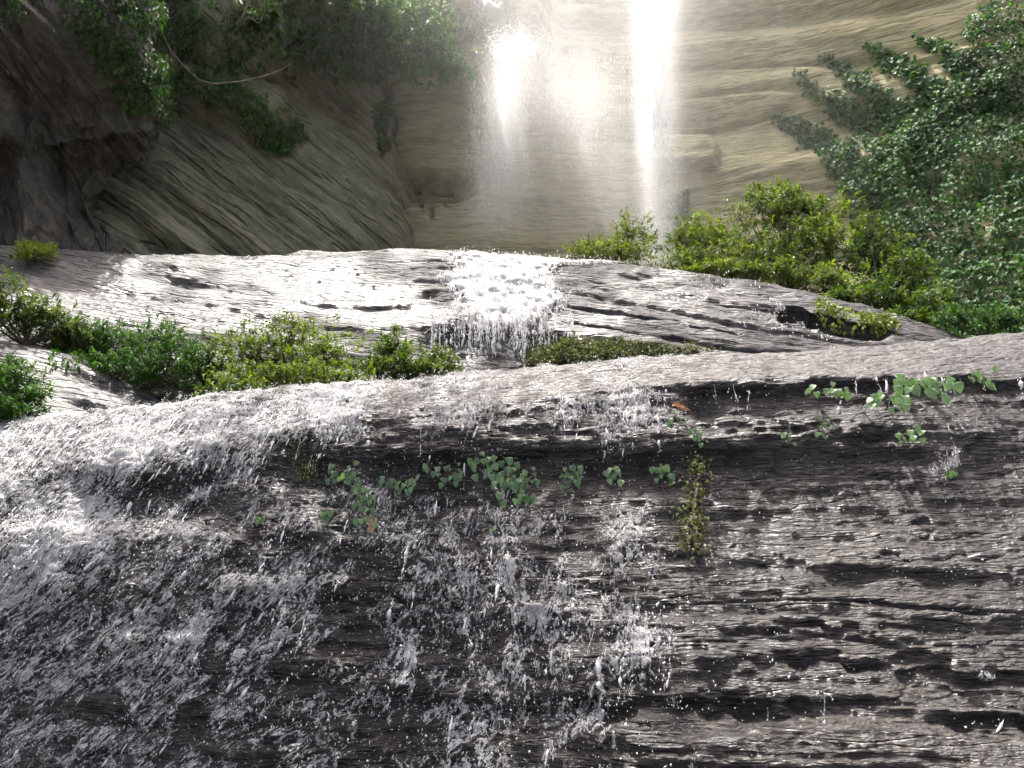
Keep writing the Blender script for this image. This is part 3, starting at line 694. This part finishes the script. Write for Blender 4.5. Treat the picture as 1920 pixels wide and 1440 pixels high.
def back_foam_shine(px, py):  # foam on the ledge; its white also paints the sunlit shine of wet rock
    d = .85 * sstep(785, 830, px) * (1 - sstep(985, 1030, px)) * sstep(80, 92, py + 6 * noise(px * .03)) * (1 - sstep(104, 116, py + 6 * noise(px * .05, 3)))
    s, q = seg_side(px, py, (900, -10), (985, 80)); d = d + .75 * np.exp(-(q / 22) ** 2) * sstep(-.3, 0, s) * (1 - sstep(1, 1.2, s))
    d = d + .5 * gauss(px, py, 880, 40, 60, 26) + .8 * gauss(px, py, 960, 95, 40, 22)
    return np.clip(d, 0, 1)
attach(foam_sheet('ledge_foam_shine', back, back_foam_shine, .02, .08, 1, M['lace_mid'], .2, 231), wg)
Zg = lambda py: Z_(py, 18.7)
Xg = lambda px, py: X_(px, py, 18.7)
def colm(pxt, pyt, pxb, pyb, hw_px, dn, f0, f1, *top):
    sl = (Xg(pxt, pyt) - Xg(pxb, pyb)) / (Zg(pyt) - Zg(pyb))
    return (Xg(pxt, pyt), sl, Zg(pyt), hw_px / F * 22, dn, Zg(f0), Zg(f1), *[Zg(q) for q in top])
soft_spray('veil spray', wg, (Xg(770, 100), 17.7, Zg(480)), (Xg(1170, 100), 19.7, Zg(-70)), 18.7, .75,
           [colm(955, 100, 930, 400, 38, .6, 470, 370, 70), colm(1010, 100, 1015, 400, 40, .1, 360, 140, 80), colm(1105, 100, 1105, 400, 40, .12, 380, 130, 80), colm(1060, 100, 1065, 400, 110, .17, 500, 390, 40), colm(965, 100, 965, 200, 36, .02, 150, 100, 70), colm(1040, 0, 1040, 200, 170, .03, 300, -20)], (2.2, 2.2, .45))

# drifting mist between the falls and the shrubs
soft_spray('drifting mist', wg, (Xg(560, 300), 15.2, Z_(520, 19)), (Xg(1640, 300), 20.4, Zg(-70)), 18.2, 1.5,
           [colm(1110, 200, 1110, 400, 290, .030, 900, 300), colm(1030, 0, 1030, 400, 160, .012, 420, 40)], (.5, .5, .3))

# ------------------------------------------------------------------ plants
LV = np.array([(0, 0, 0), (-.5, .42, .10), (.5, .42, .10), (0, .45, 0), (0, 1, -.14)], float)
LF = np.array([(0, 3, 1), (0, 2, 3), (3, 4, 1), (3, 2, 4)])
def leaves(pos, tip, nrm, size, width, tint):
    n = len(pos); size = np.broadcast_to(size, (n,)); width = np.broadcast_to(width, (n,))
    t = tip / (np.linalg.norm(tip, axis=1, keepdims=True) + 1e-9)
    z = nrm - (nrm * t).sum(1, keepdims=True) * t; z /= np.linalg.norm(z, axis=1, keepdims=True) + 1e-9
    x = np.cross(t, z)
    L = LV[None] * np.stack([size * width, size, size], 1)[:, None]
    v = pos[:, None] + L[..., 0:1] * x[:, None] + L[..., 1:2] * t[:, None] + L[..., 2:3] * z[:, None]
    f = LF[None] + (np.arange(n) * 5)[:, None, None]
    return v.reshape(-1, 3), f.reshape(-1, 3), np.repeat(np.clip(tint, 0, 1), 5)
def unit(v): return v / (np.linalg.norm(v, axis=-1, keepdims=True) + 1e-9)
def in_poly(px, py, poly):
    c = np.zeros(px.shape, bool); n = len(poly)
    for a in range(n):
        (x1, y1), (x2, y2) = poly[a], poly[(a + 1) % n]
        c ^= ((y1 > py) != (y2 > py)) & (px < (x2 - x1) * (py - y1) / (y2 - y1 + 1e-9) + x1)
    return c
def creeper(name, label, cat, rock, weight, n, size, mat, thick=.3, group=None, stems=None, width=.8, tintb=.4, droop=.8, stem_mat='twig'):
    w_ = np.where(facing(rock), weight, 0).ravel(); w_ = w_ / w_.sum()
    i = rng.choice(len(w_), n, p=w_)
    base = rock.fg[i]; N = rock.fn[i]
    lump = .5 + .5 * fbm(base[:, 0] * 1.3, base[:, 1] * 1.3, base[:, 2] * 1.3, 3, 301)
    pos = base + N * (.03 + thick * np.clip(lump, 0, 1) * rng.uniform(.4, 1, n))[:, None] + rng.normal(0, .04, (n, 3))
    tip = np.array([0, -.1, -droop]) + N * .25 + rng.normal(0, .4, (n, 3))
    nr = N * .6 + np.array([0, -.1, .65]) + rng.normal(0, .3, (n, 3))
    tint = tintb + .35 * fbm(base[:, 0] * .8, base[:, 1], base[:, 2] * .8, 3, 303) + rng.normal(0, .2, n)
    root = empty(name, base[np.argmin(base[:, 2])]); tag(root, label, cat, group)
    v, f, t = leaves(pos, tip, nr, rng.uniform(*size, n), width, tint)
    fo = mesh_obj('foliage', v, f, M[mat], attrs={'tint': t}, smooth=False); tag(fo, kind='stuff'); attach(fo, root)
    if stems:
        for line in stems:
            pts = []
            for a, b in zip(line[:-1], line[1:]):
                for t_ in np.linspace(0, 1, 8, endpoint=False):
                    q, nn = surf(rock, a[0] + (b[0] - a[0]) * t_ + rng.normal(0, 2), a[1] + (b[1] - a[1]) * t_ + rng.normal(0, 2)); pts.append(q + nn * .04)
            v, f = tube(np.array(pts), np.linspace(.03, .012, len(pts)), 5); attach(mesh_obj('stem', v, f, M[stem_mat]), root)
    return root
def near_line(px, py, pts, w0, w1, seed=0):
    """1 inside a band along a polyline whose half width runs from w0 to w1"""
    best = np.zeros(px.shape); m = len(pts) - 1
    for k_ in range(m):
        s, d = seg_side(px, py, pts[k_], pts[k_ + 1]); sc_ = np.clip(s, 0, 1)
        cx = pts[k_][0] + (pts[k_+1][0] - pts[k_][0]) * sc_; cy = pts[k_][1] + (pts[k_+1][1] - pts[k_][1]) * sc_
        dist = np.hypot(px - cx, py - cy); ww = w0 + (w1 - w0) * (k_ + sc_) / m
        best = np.maximum(best, (dist < ww * (1 + .45 * fbm(px * .05, py * .05, 0, 2, seed))).astype(float))
    return best

bpx, bpy_ = back.px, back.py
tongues = [('lowest vine tongue reaching out over the bare ochre cliff', [(1448, 213), (1500, 245), (1570, 295), (1640, 345)], 6, 34),
           ('vine tongue second from the bottom on the ochre cliff', [(1492, 136), (1540, 180), (1610, 225), (1700, 290)], 5, 36),
           ('long middle vine tongue pointing at the waterfall', [(1545, 106), (1600, 150), (1670, 195), (1750, 260)], 5, 34),
           ('vine tongue with shiny leaves just above the long middle one', [(1622, 84), (1670, 118), (1720, 140), (1770, 200)], 5, 28),
           ('uppermost narrow vine tongue near the corner mass', [(1714, 70), (1770, 100), (1810, 130), (1860, 190)], 4, 24)]
for k_, (lb, pts, a, b) in enumerate(tongues):
    creeper('climbing_vine', lb, 'vine', back, near_line(bpx, bpy_, pts, a * 1.3, b * 1.15, 310 + k_), 1000, (.13, .2), 'vine', .14, 'vine tongues on the right wall', [[pts[3], pts[2], pts[1], pts[0]]])
mass = in_poly(bpx + 16 * fbm(bpx * .02, bpy_ * .02, 0, 3, 320), bpy_ + 16 * fbm(bpx * .02, bpy_ * .02, 0, 3, 323), [(1795, 60), (1850, 25), (1920, 28), (2350, 0), (2350, 720), (1700, 720), (1640, 560), (1590, 430), (1560, 350), (1570, 300), (1640, 265), (1740, 225), (1790, 165)])
creeper('ivy_curtain', 'great curtain of dark climbing ivy covering the whole side wall', 'ivy', back, mass, 25000, (.09, .165), 'vine', .65, None, [[(1900, 620), (1860, 400), (1800, 220)], [(1800, 600), (1720, 420), (1640, 320)]])
creeper('climbing_vine', 'small isolated dark vine patch right beside the falling column', 'vine', back, near_line(bpx, bpy_, [(1275, 380), (1280, 430)], 22, 26, 330), 420, (.1, .17), 'vine', .2)

def shrub(name, label, lobes, n, leaf, mat, width=.34, tint=.5, cat='shrub', group=None, droop=.25, per=8, twig=.45, base=None, stemmat='twig', flat=.8, up=.5):
    """lobes: (px, py, half w px, half h px, Y); leafy twigs spread through lumpy lobes"""
    A, B, T, Nn, sz, ti = [], [], [], [], [], []
    lobes = np.array(lobes, float); area = lobes[:, 2] * lobes[:, 3]; cnt = np.maximum(6, n * area / area.sum()).astype(int)
    ctrs = P(lobes[:, 0], lobes[:, 1], lobes[:, 4]); dep = project(ctrs)[2]
    if base is None: base = P(lobes[:, 0].mean(), (lobes[:, 1] + lobes[:, 3]).max(), lobes[:, 4].mean())
    base = np.asarray(base, float)
    stems = []
    for L, c, d_, m in zip(lobes, ctrs, dep, cnt):
        rx, rz = L[2] / F * d_, L[3] / F * d_; ry = flat * min(rx, 1.4 * rz)
        dr = unit(rng.normal(0, 1, (m, 3)) + np.array([0, -.25, .25]))
        rad = (1 + .6 * fbm(dr[:, 0] * 2.2 + c[0], dr[:, 1] * 1.7 + c[1], dr[:, 2] * 1.7 + c[2], 3, 340)) * (1.08 - .62 * rng.random(m) ** 1.6)
        e = c + dr * np.array([rx, ry, rz]) * rad[:, None]
        ax = unit(dr * .8 + np.array([0, 0, up]) + rng.normal(0, .4, (m, 3))); tl = twig * rng.uniform(.6, 1.2, m) * leaf * 3.2
        side0 = unit(np.cross(ax, rng.normal(0, 1, (m, 3))))
        tw = tint - .1 + rng.normal(0, .26, m)
        for j in range(per):
            fr = (j + .5) / per; sgn = 1 if j % 2 else -1
            A.append(e - ax * (tl * (1 - fr))[:, None]); T.append(side0 * sgn * .8 + ax * .7 + np.array([0, 0, -droop]) + rng.normal(0, .25, (m, 3)))
            Nn.append(np.array([0, -.25, .9]) + dr * .5 + rng.normal(0, .3, (m, 3))); sz.append(leaf * rng.uniform(.5, 1.15, m)); ti.append(tw + rng.normal(0, .1, m))
        for q in range(4):
            en = c + unit(rng.normal(0, 1, 3) + np.array([0, -.3, .5])) * np.array([rx, ry, rz]) * .75
            t_ = np.linspace(0, 1, 8)[:, None]; mid_ = (base + en) / 2 + rng.normal(0, .12, 3) * rx
            stems.append(tube(base * (1 - t_) ** 2 + 2 * t_ * (1 - t_) * mid_ + en * t_ ** 2, np.linspace(.03, .008, 8) * (leaf / .18), 5))
    root = empty(name, base); tag(root, label, cat, group)
    v, f, t = leaves(np.concatenate(A), np.concatenate(T), np.concatenate(Nn), np.concatenate(sz), width, np.concatenate(ti))
    fo = mesh_obj('foliage', v, f, M[mat], attrs={'tint': t}, smooth=False); tag(fo, kind='stuff'); attach(fo, root)
    v, f = join(stems); attach(mesh_obj('stem', v, f, M[stemmat]), root)
    return root
G1 = 'shrubs along the foot of the right wall'
shrub('shrub', 'pale misty shrub half veiled by spray left of the falling column', [(1110, 470, 60, 26, 16.2), (1180, 455, 55, 45, 16.6), (1150, 480, 70, 30, 16.0)], 420, .13, 'bush', tint=.7, group=G1)
shrub('shrub', 'yellow-green shrub at the foot of the slender waterfall, on its right', [(1290, 455, 40, 45, 16.4), (1340, 460, 45, 50, 16.0), (1300, 495, 60, 25, 15.4), (1350, 505, 60, 22, 14.6)], 620, .14, 'bush', tint=.62, group=G1)
shrub('shrub', 'largest bright yellow-green shrub below the bare ochre rock', [(1440, 410, 70, 60, 16.0), (1510, 410, 70, 60, 16.0), (1420, 480, 80, 45, 15.3), (1530, 470, 90, 60, 15.4), (1470, 370, 50, 30, 16.2), (1450, 515, 110, 26, 14.4), (1560, 530, 60, 30, 14.2)], 1500, .15, 'bush', tint=.55, group=G1)
shrub('shrub', 'loose dull green shrub between the bright shrub and the ivy', [(1630, 480, 50, 70, 15.2), (1700, 520, 60, 60, 14.6), (1640, 560, 80, 35, 14.0), (1740, 580, 60, 35, 13.6), (1600, 560, 60, 26, 13.6), (1690, 600, 60, 24, 13.0)], 1150, .14, 'bush', tint=.3, group=G1)
shrub('shrub', 'low sunlit shrub where the ivy meets the front crest', [(1800, 600, 70, 30, 12.6), (1880, 600, 60, 26, 12.2)], 320, .1, 'shade', tint=.45, group=G1)
G2 = 'shrubs in the hollow between the rocks'
shrub('shrub', 'round bright yellow-green shrub on the wet rock left of the cascade', [(545, 635, 75, 45, 10.6), (470, 665, 70, 45, 10.3), (610, 670, 60, 45, 10.2), (520, 710, 110, 38, 9.7), (640, 715, 60, 30, 9.5), (440, 730, 60, 25, 9.2)], 1700, .075, 'bush', tint=.55, group=G2)
shrub('shrub', 'small shrub touching the edge of the cascade', [(735, 655, 45, 34, 10.4), (760, 690, 45, 32, 10.1), (705, 690, 35, 25, 10.0), (800, 690, 30, 20, 10.0)], 620, .075, 'bush', tint=.38, group=G2)
shrub('shrub', 'dark low shrub bank draping the dip left of the round shrub', [(200, 650, 80, 45, 10.4), (290, 645, 80, 45, 10.5), (250, 695, 90, 40, 9.9), (340, 670, 50, 50, 10.2), (120, 690, 40, 24, 9.4), (390, 690, 36, 45, 10.0), (150, 620, 50, 30, 10.2), (180, 700, 50, 30, 9.8), (140, 650, 40, 30, 10.2), (370, 700, 40, 30, 9.9)], 1600, .08, 'shade', tint=.6, group=G2)
shrub('shrub', 'tall fresh green plants at the frame edge above the low slab', [(20, 580, 60, 45, 9.6), (90, 600, 60, 35, 9.9), (-40, 570, 60, 50, 9.2), (120, 625, 50, 25, 10.0)], 700, .095, 'bush', tint=.3, group=G2)
shrub('shrub', 'dark green clump on the low slab in the corner by the white water', [(30, 710, 55, 35, 8.3), (-40, 715, 60, 45, 8.0), (60, 745, 40, 22, 8.1), (0, 765, 50, 20, 7.9)], 600, .075, 'shade', tint=.8, group=G2)

shrub('shrub', 'glossy drooping shrub overhanging the ledge beside the thin waterfall', [(760, 50, 70, 50, 19.6), (810, 25, 60, 45, 19.8), (720, 90, 60, 45, 19.4), (770, 118, 50, 34, 19.2), (840, 128, 60, 28, 18.9), (700, 20, 60, 50, 19.6), (800, 85, 50, 36, 19.0)], 1000, .2, 'vine', .5, .75, droop=.8, per=7, up=.0, base=P(760, 20, 21.5), group='shrubs hanging over the shaded cliff')
shrub('shrub', 'deep green shaded shrub mass hanging at the top, by the bare branches', [(560, 20, 90, 60, 19.0), (640, 40, 80, 70, 19.2), (680, 100, 50, 50, 19.4), (590, 90, 60, 40, 19.0), (520, -10, 80, 60, 18.6), (480, 50, 55, 45, 17.6), (650, 130, 40, 30, 19.6), (700, 140, 30, 28, 19.6)], 1900, .18, 'shade', .55, .75, droop=.6, per=8, up=.0, base=P(600, -20, 20.5), group='shrubs hanging over the shaded cliff')
shrub('shrub', 'little yellowish shrub glowing in the glare on the wet ledge', [(880, 58, 50, 14, 20.8), (920, 62, 30, 14, 20.8)], 90, .16, 'bush', .45, .9, group='shrubs hanging over the shaded cliff')
shrub('fern', 'small dark fern wedged in the crack between the two cliffs', [(712, 225, 16, 34, 20.3), (722, 270, 12, 20, 20.6), (725, 200, 12, 14, 20.4)], 70, .22, 'shade', .4, .55, cat='fern', droop=.6)
opx, opy = over.px, over.py
creeper('hanging_creeper', 'leafy creeper tumbling down the dark overhang', 'creeper', over, np.clip(near_line(opx, opy, [(200, -60), (215, 60), (235, 120), (262, 170)], 60, 26, 351) + .25 * near_line(opx, opy, [(180, 0), (290, 200)], 40, 24, 353), 0, 1), 3600, (.09, .19), 'shade', .4, 'creepers on the shaded cliff', [[(210, -50), (230, 80), (260, 165)]], .5, .75)
creeper('hanging_creeper', 'thin creeper clinging at the very corner of the dark overhang', 'creeper', over, near_line(opx, opy, [(-40, -60), (20, 10), (40, 30)], 50, 20, 355), 420, (.08, .15), 'shade', .3, 'creepers on the shaded cliff', None, .5, .6)
lpx, lpy = left.px, left.py
creeper('hanging_creeper', 'creeper trailing along the slanting jutting ledge above its shadow', 'creeper', left, np.clip(near_line(lpx, lpy, [(330, 150), (420, 165), (480, 205), (522, 255)], 18, 30, 357), 0, 1), 2800, (.09, .18), 'shade', .35, 'creepers on the shaded cliff', [[(330, 150), (420, 170), (515, 255)]], .5, .95)
creeper('hanging_creeper', 'creeper patch on the shaded cliff under the bare branches', 'creeper', left, np.clip(near_line(lpx, lpy, [(300, 20), (360, 60), (410, 85), (440, 110)], 70, 24, 359), 0, 1), 3600, (.09, .19), 'shade', .4, 'creepers on the shaded cliff', [[(320, 20), (380, 70), (435, 105)]], .5, .7)
def branch(label, pts, Y, r0, r1, mat='root'):
    q = P([p[0] for p in pts], [p[1] for p in pts], Y if not np.isscalar(Y) else [Y] * len(pts))
    q = cr_resample(q, [7] * (len(q) - 1), 0); q = q + .03 * np.stack([fbm(np.arange(len(q)) * .3, k_, 0, 2, 361) for k_ in range(3)], 1)
    v, f = tube(q, np.linspace(r0, r1, len(q)), 6)
    return tag(mesh_obj('bare_branch', v, f, M[mat]), label, 'branch', 'bare branches on the shaded cliff')
branch('long bare root bowed like a hammock across the shaded cliff', [(308, 70), (335, 115), (375, 148), (430, 158), (490, 145), (545, 117)], [16.0, 16, 15.9, 15.9, 16.4, 17.3], .022, .012)
branch('forked bare branch leaning down in front of the dark shrubs', [(474, -40), (462, 10), (448, 42), (430, 74)], [17.0, 16.9, 16.8, 17.0], .035, .02)
branch('thin bare branch just left of the forked one', [(436, -40), (430, 10), (424, 50)], 16.9, .022, .012)
branch('crooked side branch between the forked one and the shrubs', [(455, 40), (470, 36), (486, 42), (498, 26), (500, -10)], 16.9, .018, .012)

# small growth on the middle rock
mpx, mpy = middle.px, middle.py
def m_moss(px, py): return near_line(px, py, [(1020, 668), (1100, 660), (1200, 660), (1330, 672)], 26, 10, 371)
creeper('moss_patch', 'strip of olive moss along the foot of the middle rock right of the cascade', 'moss', middle, m_moss(mpx, mpy), 6000, (.03, .07), 'moss', .10, None, None, .5, .5, .2)
creeper('grass_tuft', 'small yellow-green tuft on the crest at the far end of the middle rock', 'grass tuft', middle, near_line(mpx, mpy, [(45, 484), (100, 490)], 11, 8, 373), 700, (.06, .14), 'bush', .16, None, None, .3, .8, -.3)
creeper('hanging_plant', 'pale leaves hanging in the dark hollow of the middle rock', 'plant', middle, near_line(mpx, mpy, [(1535, 582), (1570, 598), (1610, 604), (1665, 616)], 9, 9, 375), 520, (.06, .12), 'bush', .2, None, None, .6, .7)
creeper('hanging_plant', 'thin dark growth dangling over the stained lower edge of the cascade', 'plant', middle, near_line(mpx, mpy, [(815, 668), (850, 690)], 16, 14, 377), 500, (.04, .09), 'bush', .2, None, None, .6, .5)

# ------------------------------------------------------------------ heart-leaved plants on the front rock
def heart_mesh(name, tint, fold, mat):
    a = np.linspace(0, 1, 9)
    half = np.array([(0, .0), (.16, -.10), (.36, -.07), (.48, .10), (.50, .28), (.43, .48), (.28, .70), (.12, .88), (0, 1.0)])
    L = [(-x, y, fold * x - .22 * y * y + .04 * math.sin(9 * y)) for x, y in half]; Rr = [(x, y, fold * x - .22 * y * y + .04 * math.sin(7 * y + 1)) for x, y in half[1:-1]]
    mids = [(0, y, -.22 * y * y) for _, y in half[1:-1]]; v = L + Rr + mids; n = 9
    f = []
    for k_ in range(8):
        lm = lambda i: 0 if i == 0 else (8 if i == 8 else n + 7 + i - 1)
        rr = lambda i: 0 if i == 0 else (8 if i == 8 else n + i - 1)
        f.append((k_, lm(k_), lm(k_ + 1), k_ + 1)); f.append((lm(k_), rr(k_), rr(k_ + 1), lm(k_ + 1)))
    me = bpy.data.meshes.new(name); me.from_pydata(v, [], [tuple(dict.fromkeys(q)) for q in f if len(set(q)) > 2]); me.materials.append(mat)
    me.polygons.foreach_set('use_smooth', np.ones(len(me.polygons), bool))
    at = me.attributes.new('tint', 'FLOAT', 'POINT'); at.data.foreach_set('value', np.full(len(v), tint, np.float32)); me.update()
    return me
HM = [heart_mesh('leaf', t, fo_, M['heart']) for t, fo_ in ((.15, .25), (.4, .35), (.6, .2), (.8, .3), (1.0, .15))]
DM = [heart_mesh('leaf', .5, .7, M['dead']), heart_mesh('leaf', .5, .9, M['pale_dead'])]
def heart_plant(label, spots, size, tint=2, cat='plant', out=0.0):
    """spots: (px, py, n, spread x, spread y)"""
    q0, n0 = surf(front, spots[0][0], spots[0][1]); root = empty('leafy_creeper', q0); tag(root, label, cat, 'heart-leaved plants on the front rock')
    stems = []
    for px, py, n, sx, sy in spots:
        b0, bn = surf(front, px, py)
        for k_ in range(int(n * 2.3)):
            ax, ay = px + rng.uniform(-1, 1) * sx, py + rng.uniform(-1, 1) * sy
            q, nn = surf(front, ax, ay, 9)
            pos = q + nn * rng.uniform(.03, .09) + np.array([0, -.02 - out, 0])
            tip = unit(np.array([rng.normal(0, .55), -.35, -1.0])); nr = unit(nn * .7 + np.array([rng.normal(0, .35), -.2, .55 + rng.normal(0, .25)]))
            z = unit(nr - (nr @ tip) * tip); x = np.cross(tip, z); s_ = .62 * size * rng.uniform(.5, 1.2)
            m = Matrix(((x[0] * s_, tip[0] * s_, z[0] * s_, pos[0]), (x[1] * s_, tip[1] * s_, z[1] * s_, pos[1]), (x[2] * s_, tip[2] * s_, z[2] * s_, pos[2]), (0, 0, 0, 1)))
            o = bpy.data.objects.new('leaf', HM[int(np.clip(round(tint + rng.normal(0, 1)), 0, 4))]); col.objects.link(o)
            o.parent = root; o.matrix_parent_inverse = Matrix.Translation(-root.location); o.matrix_basis = m
            t_ = np.linspace(0, 1, 6)[:, None]; mid_ = (b0 + pos) / 2 + bn * .05 + np.array([0, 0, .03])
            stems.append(tube((b0 + bn * .01) * (1 - t_) ** 2 + 2 * t_ * (1 - t_) * mid_ + pos * t_ ** 2, np.linspace(.003, .0016, 6), 4))
    v, f = join(stems); attach(mesh_obj('stem', v, f, M['twig']), root)
    return root
heart_plant('first leafy cluster at the left end of the green line on the front rock', [(650, 892, 12, 36, 20)], .075, 1.6)
heart_plant('green creeper dangling below the line, above the bleached dead leaf', [(690, 950, 13, 22, 34), (680, 920, 4, 20, 10)], .075, 1.8)
heart_plant('medium leaf cluster in the line with a broad bright leaf', [(750, 903, 11, 36, 14)], .08, 1.8)
heart_plant('narrow leaf cluster directly left of the densest one', [(832, 888, 14, 38, 17)], .068, 1.2)
heart_plant('densest, largest leaf cluster at the middle of the front rock', [(925, 885, 22, 45, 28), (975, 905, 18, 36, 34)], .08, 1.6)
heart_plant('small loose leaf cluster right of the densest one', [(1077, 893, 9, 26, 16)], .075, 1.2)
heart_plant('little three-leaf sprig in the white trickle', [(1150, 892, 5, 14, 12)], .08, 2.6)
heart_plant('bluish leaf sprig left of the upright mossy strip', [(1240, 886, 7, 20, 14)], .075, 2.2)
heart_plant('pale leaf row tucked under the ledge, left of the largest pale leaves', [(1530, 742, 8, 38, 10)], .07, 3.4, out=.14)
heart_plant('largest pale leaves dangling under the sunlit ledge', [(1690, 730, 8, 34, 14), (1740, 740, 6, 26, 14)], .12, 3.9, out=.14)
heart_plant('pale sprig below and left of the largest pale leaves', [(1615, 762, 5, 16, 8), (1660, 768, 6, 18, 12)], .085, 3.3, out=.14)
heart_plant('pale sprig hanging lowest under the largest pale leaves', [(1680, 822, 6, 24, 12)], .08, 3.4, out=.14)
heart_plant('tiny sprig with a yellow leaf on the ledged face', [(1535, 805, 4, 12, 12)], .055, 3.6)
heart_plant('yellowish sprig right of the largest pale leaves', [(1805, 715, 5, 18, 10), (1830, 735, 3, 10, 8)], .07, 3.6, out=.14)
heart_plant('leaf sprig cut by the frame under the ledge', [(1912, 765, 4, 10, 12)], .08, 3.4, out=.14)
heart_plant('lone pair of leaves amid the white water', [(490, 970, 3, 7, 6)], .075, 2.2)
heart_plant('leaf pair at the tail of the line near the dark hollow', [(617, 962, 4, 9, 10)], .075, 2.0)
heart_plant('single small leaf below the densest cluster', [(923, 985, .5, 5, 3)], .06, 2.8)
heart_plant('small sprig beside the orange dead leaf', [(1262, 790, 4, 12, 12), (1300, 820, 5, 14, 14)], .055, 2.0)
heart_plant('small yellow-green leaf in the splashing trickle near the edge', [(1772, 885, 3, 7, 4)], .06, 3.6)
heart_plant('minute leaf tuft between the two pale sprigs', [(1470, 822, 4, 12, 4)], .045, 3.4)
def dead(label, px, py, size, mesh, tip, nr):
    q, nn = surf(front, px, py); pos = q + nn * .05 + np.array([0, -.03, 0])
    tip = unit(np.array(tip, float)); nr = np.array(nr, float); z = unit(nr - (nr @ tip) * tip); x = np.cross(tip, z)
    o = bpy.data.objects.new('dead_leaf', mesh); col.objects.link(o); sx = size * .45
    o.matrix_world = Matrix(((x[0] * sx, tip[0] * size, z[0] * sx, pos[0]), (x[1] * sx, tip[1] * size, z[1] * sx, pos[1]), (x[2] * sx, tip[2] * size, z[2] * sx, pos[2]), (0, 0, 0, 1)))
    return tag(o, label, 'dead leaf', 'dead leaves on the front rock')
dead('orange dead leaf caught under the ledge', 1258, 770, .13, DM[0], (1, -.2, -.25), (0, -.7, .7))
dead('bleached tan dead leaf hanging point down', 704, 982, .13, DM[1], (-.2, -.1, -1), (0, -1, .2))
fpx, fpy = front.px, front.py
creeper('mossy_strip', 'upright strip of small yellow-green leaves right of the trickles', 'creeper', front, near_line(fpx, fpy, [(1300, 880), (1315, 900), (1300, 940), (1298, 1030)], 17, 10, 381) * (fbm(fpx * .05, fpy * .05, 0, 2, 385) > -.1), 420, (.018, .042), 'moss', .05, None, [[(1300, 1030), (1300, 940), (1310, 880)]], .6, .45)
creeper('moss_patch', 'dark green moss above the left end of the leafy line', 'moss', front, near_line(fpx, fpy, [(560, 850), (580, 890)], 30, 18, 383) * (fbm(fpx * .06, fpy * .06, 0, 2, 386) > 0), 420, (.012, .03), 'moss', .03, None, None, .5, .2, .2)

# ------------------------------------------------------------------ unseen tree added above the frame to shade the front-left water
def shade_tree():
    base = np.array([-9.5, 5.5, -0.4]); root = empty('added_shade_tree', base); tag(root, 'unseen tree added above the frame to shade the white water', 'tree')
    pts = np.array([base, (-9.2, 5.8, 3), (-8.3, 6.3, 7), (-6.8, 6.9, 11.2), (-5.0, 7.3, 13.2)]); q = cr_resample(pts, [8] * 4, 0)
    parts = [tube(q, np.linspace(.42, .16, len(q)), 10)]
    tips = []
    for k_ in range(26):
        a = q[rng.integers(18, len(q))]; e = np.array([rng.uniform(-10, -1.3), rng.uniform(4.6, 9.4), rng.uniform(12.4, 15)])
        t_ = np.linspace(0, 1, 8)[:, None]; m = (a + e) / 2 + np.array([0, 0, .8]); parts.append(tube(a * (1 - t_) ** 2 + 2 * t_ * (1 - t_) * m + e * t_ ** 2, np.linspace(.09, .02, 8), 5)); tips.append(e)
    v, f = join(parts); attach(mesh_obj('trunk', v, f, M['twig']), root)
    tips = np.array(tips); n = 4300; c = tips[rng.integers(0, len(tips), n)]
    pos = c + rng.normal(0, 1, (n, 3)) * np.array([.95, .7, .35])
    keep = pos[:, 2] - CAMZ > 1.04 * pos[:, 1]                      # leaves kept above the frame so the added crown stays unseen
    pos = pos[keep]; n = len(pos)
    v, f, t = leaves(pos, rng.normal(0, 1, (n, 3)) + np.array([0, 0, -.5]), rng.normal(0, .5, (n, 3)) + np.array([0, 0, 1]), rng.uniform(.16, .3, n), .5, rng.uniform(.1, .9, n))
    fo_ = mesh_obj('crown', v, f, M['shade'], attrs={'tint': t}, smooth=False); tag(fo_, kind='stuff'); attach(fo_, root)
shade_tree()

# ------------------------------------------------------------------ spray-laden air
v = [(x, y, z) for z in (-1.4, 26.5) for (x, y) in ((-40, -6), (40, -6), (40, 40), (-40, 40))]
hz = mesh_obj('haze', v, [(0, 3, 2, 1), (4, 5, 6, 7), (0, 1, 5, 4), (1, 2, 6, 5), (2, 3, 7, 6), (3, 0, 4, 7)], volume('humid air', .0002, .4), smooth=False)
tag(hz, 'thin bright spray haze hanging in the whole gorge', 'haze', kind='stuff')
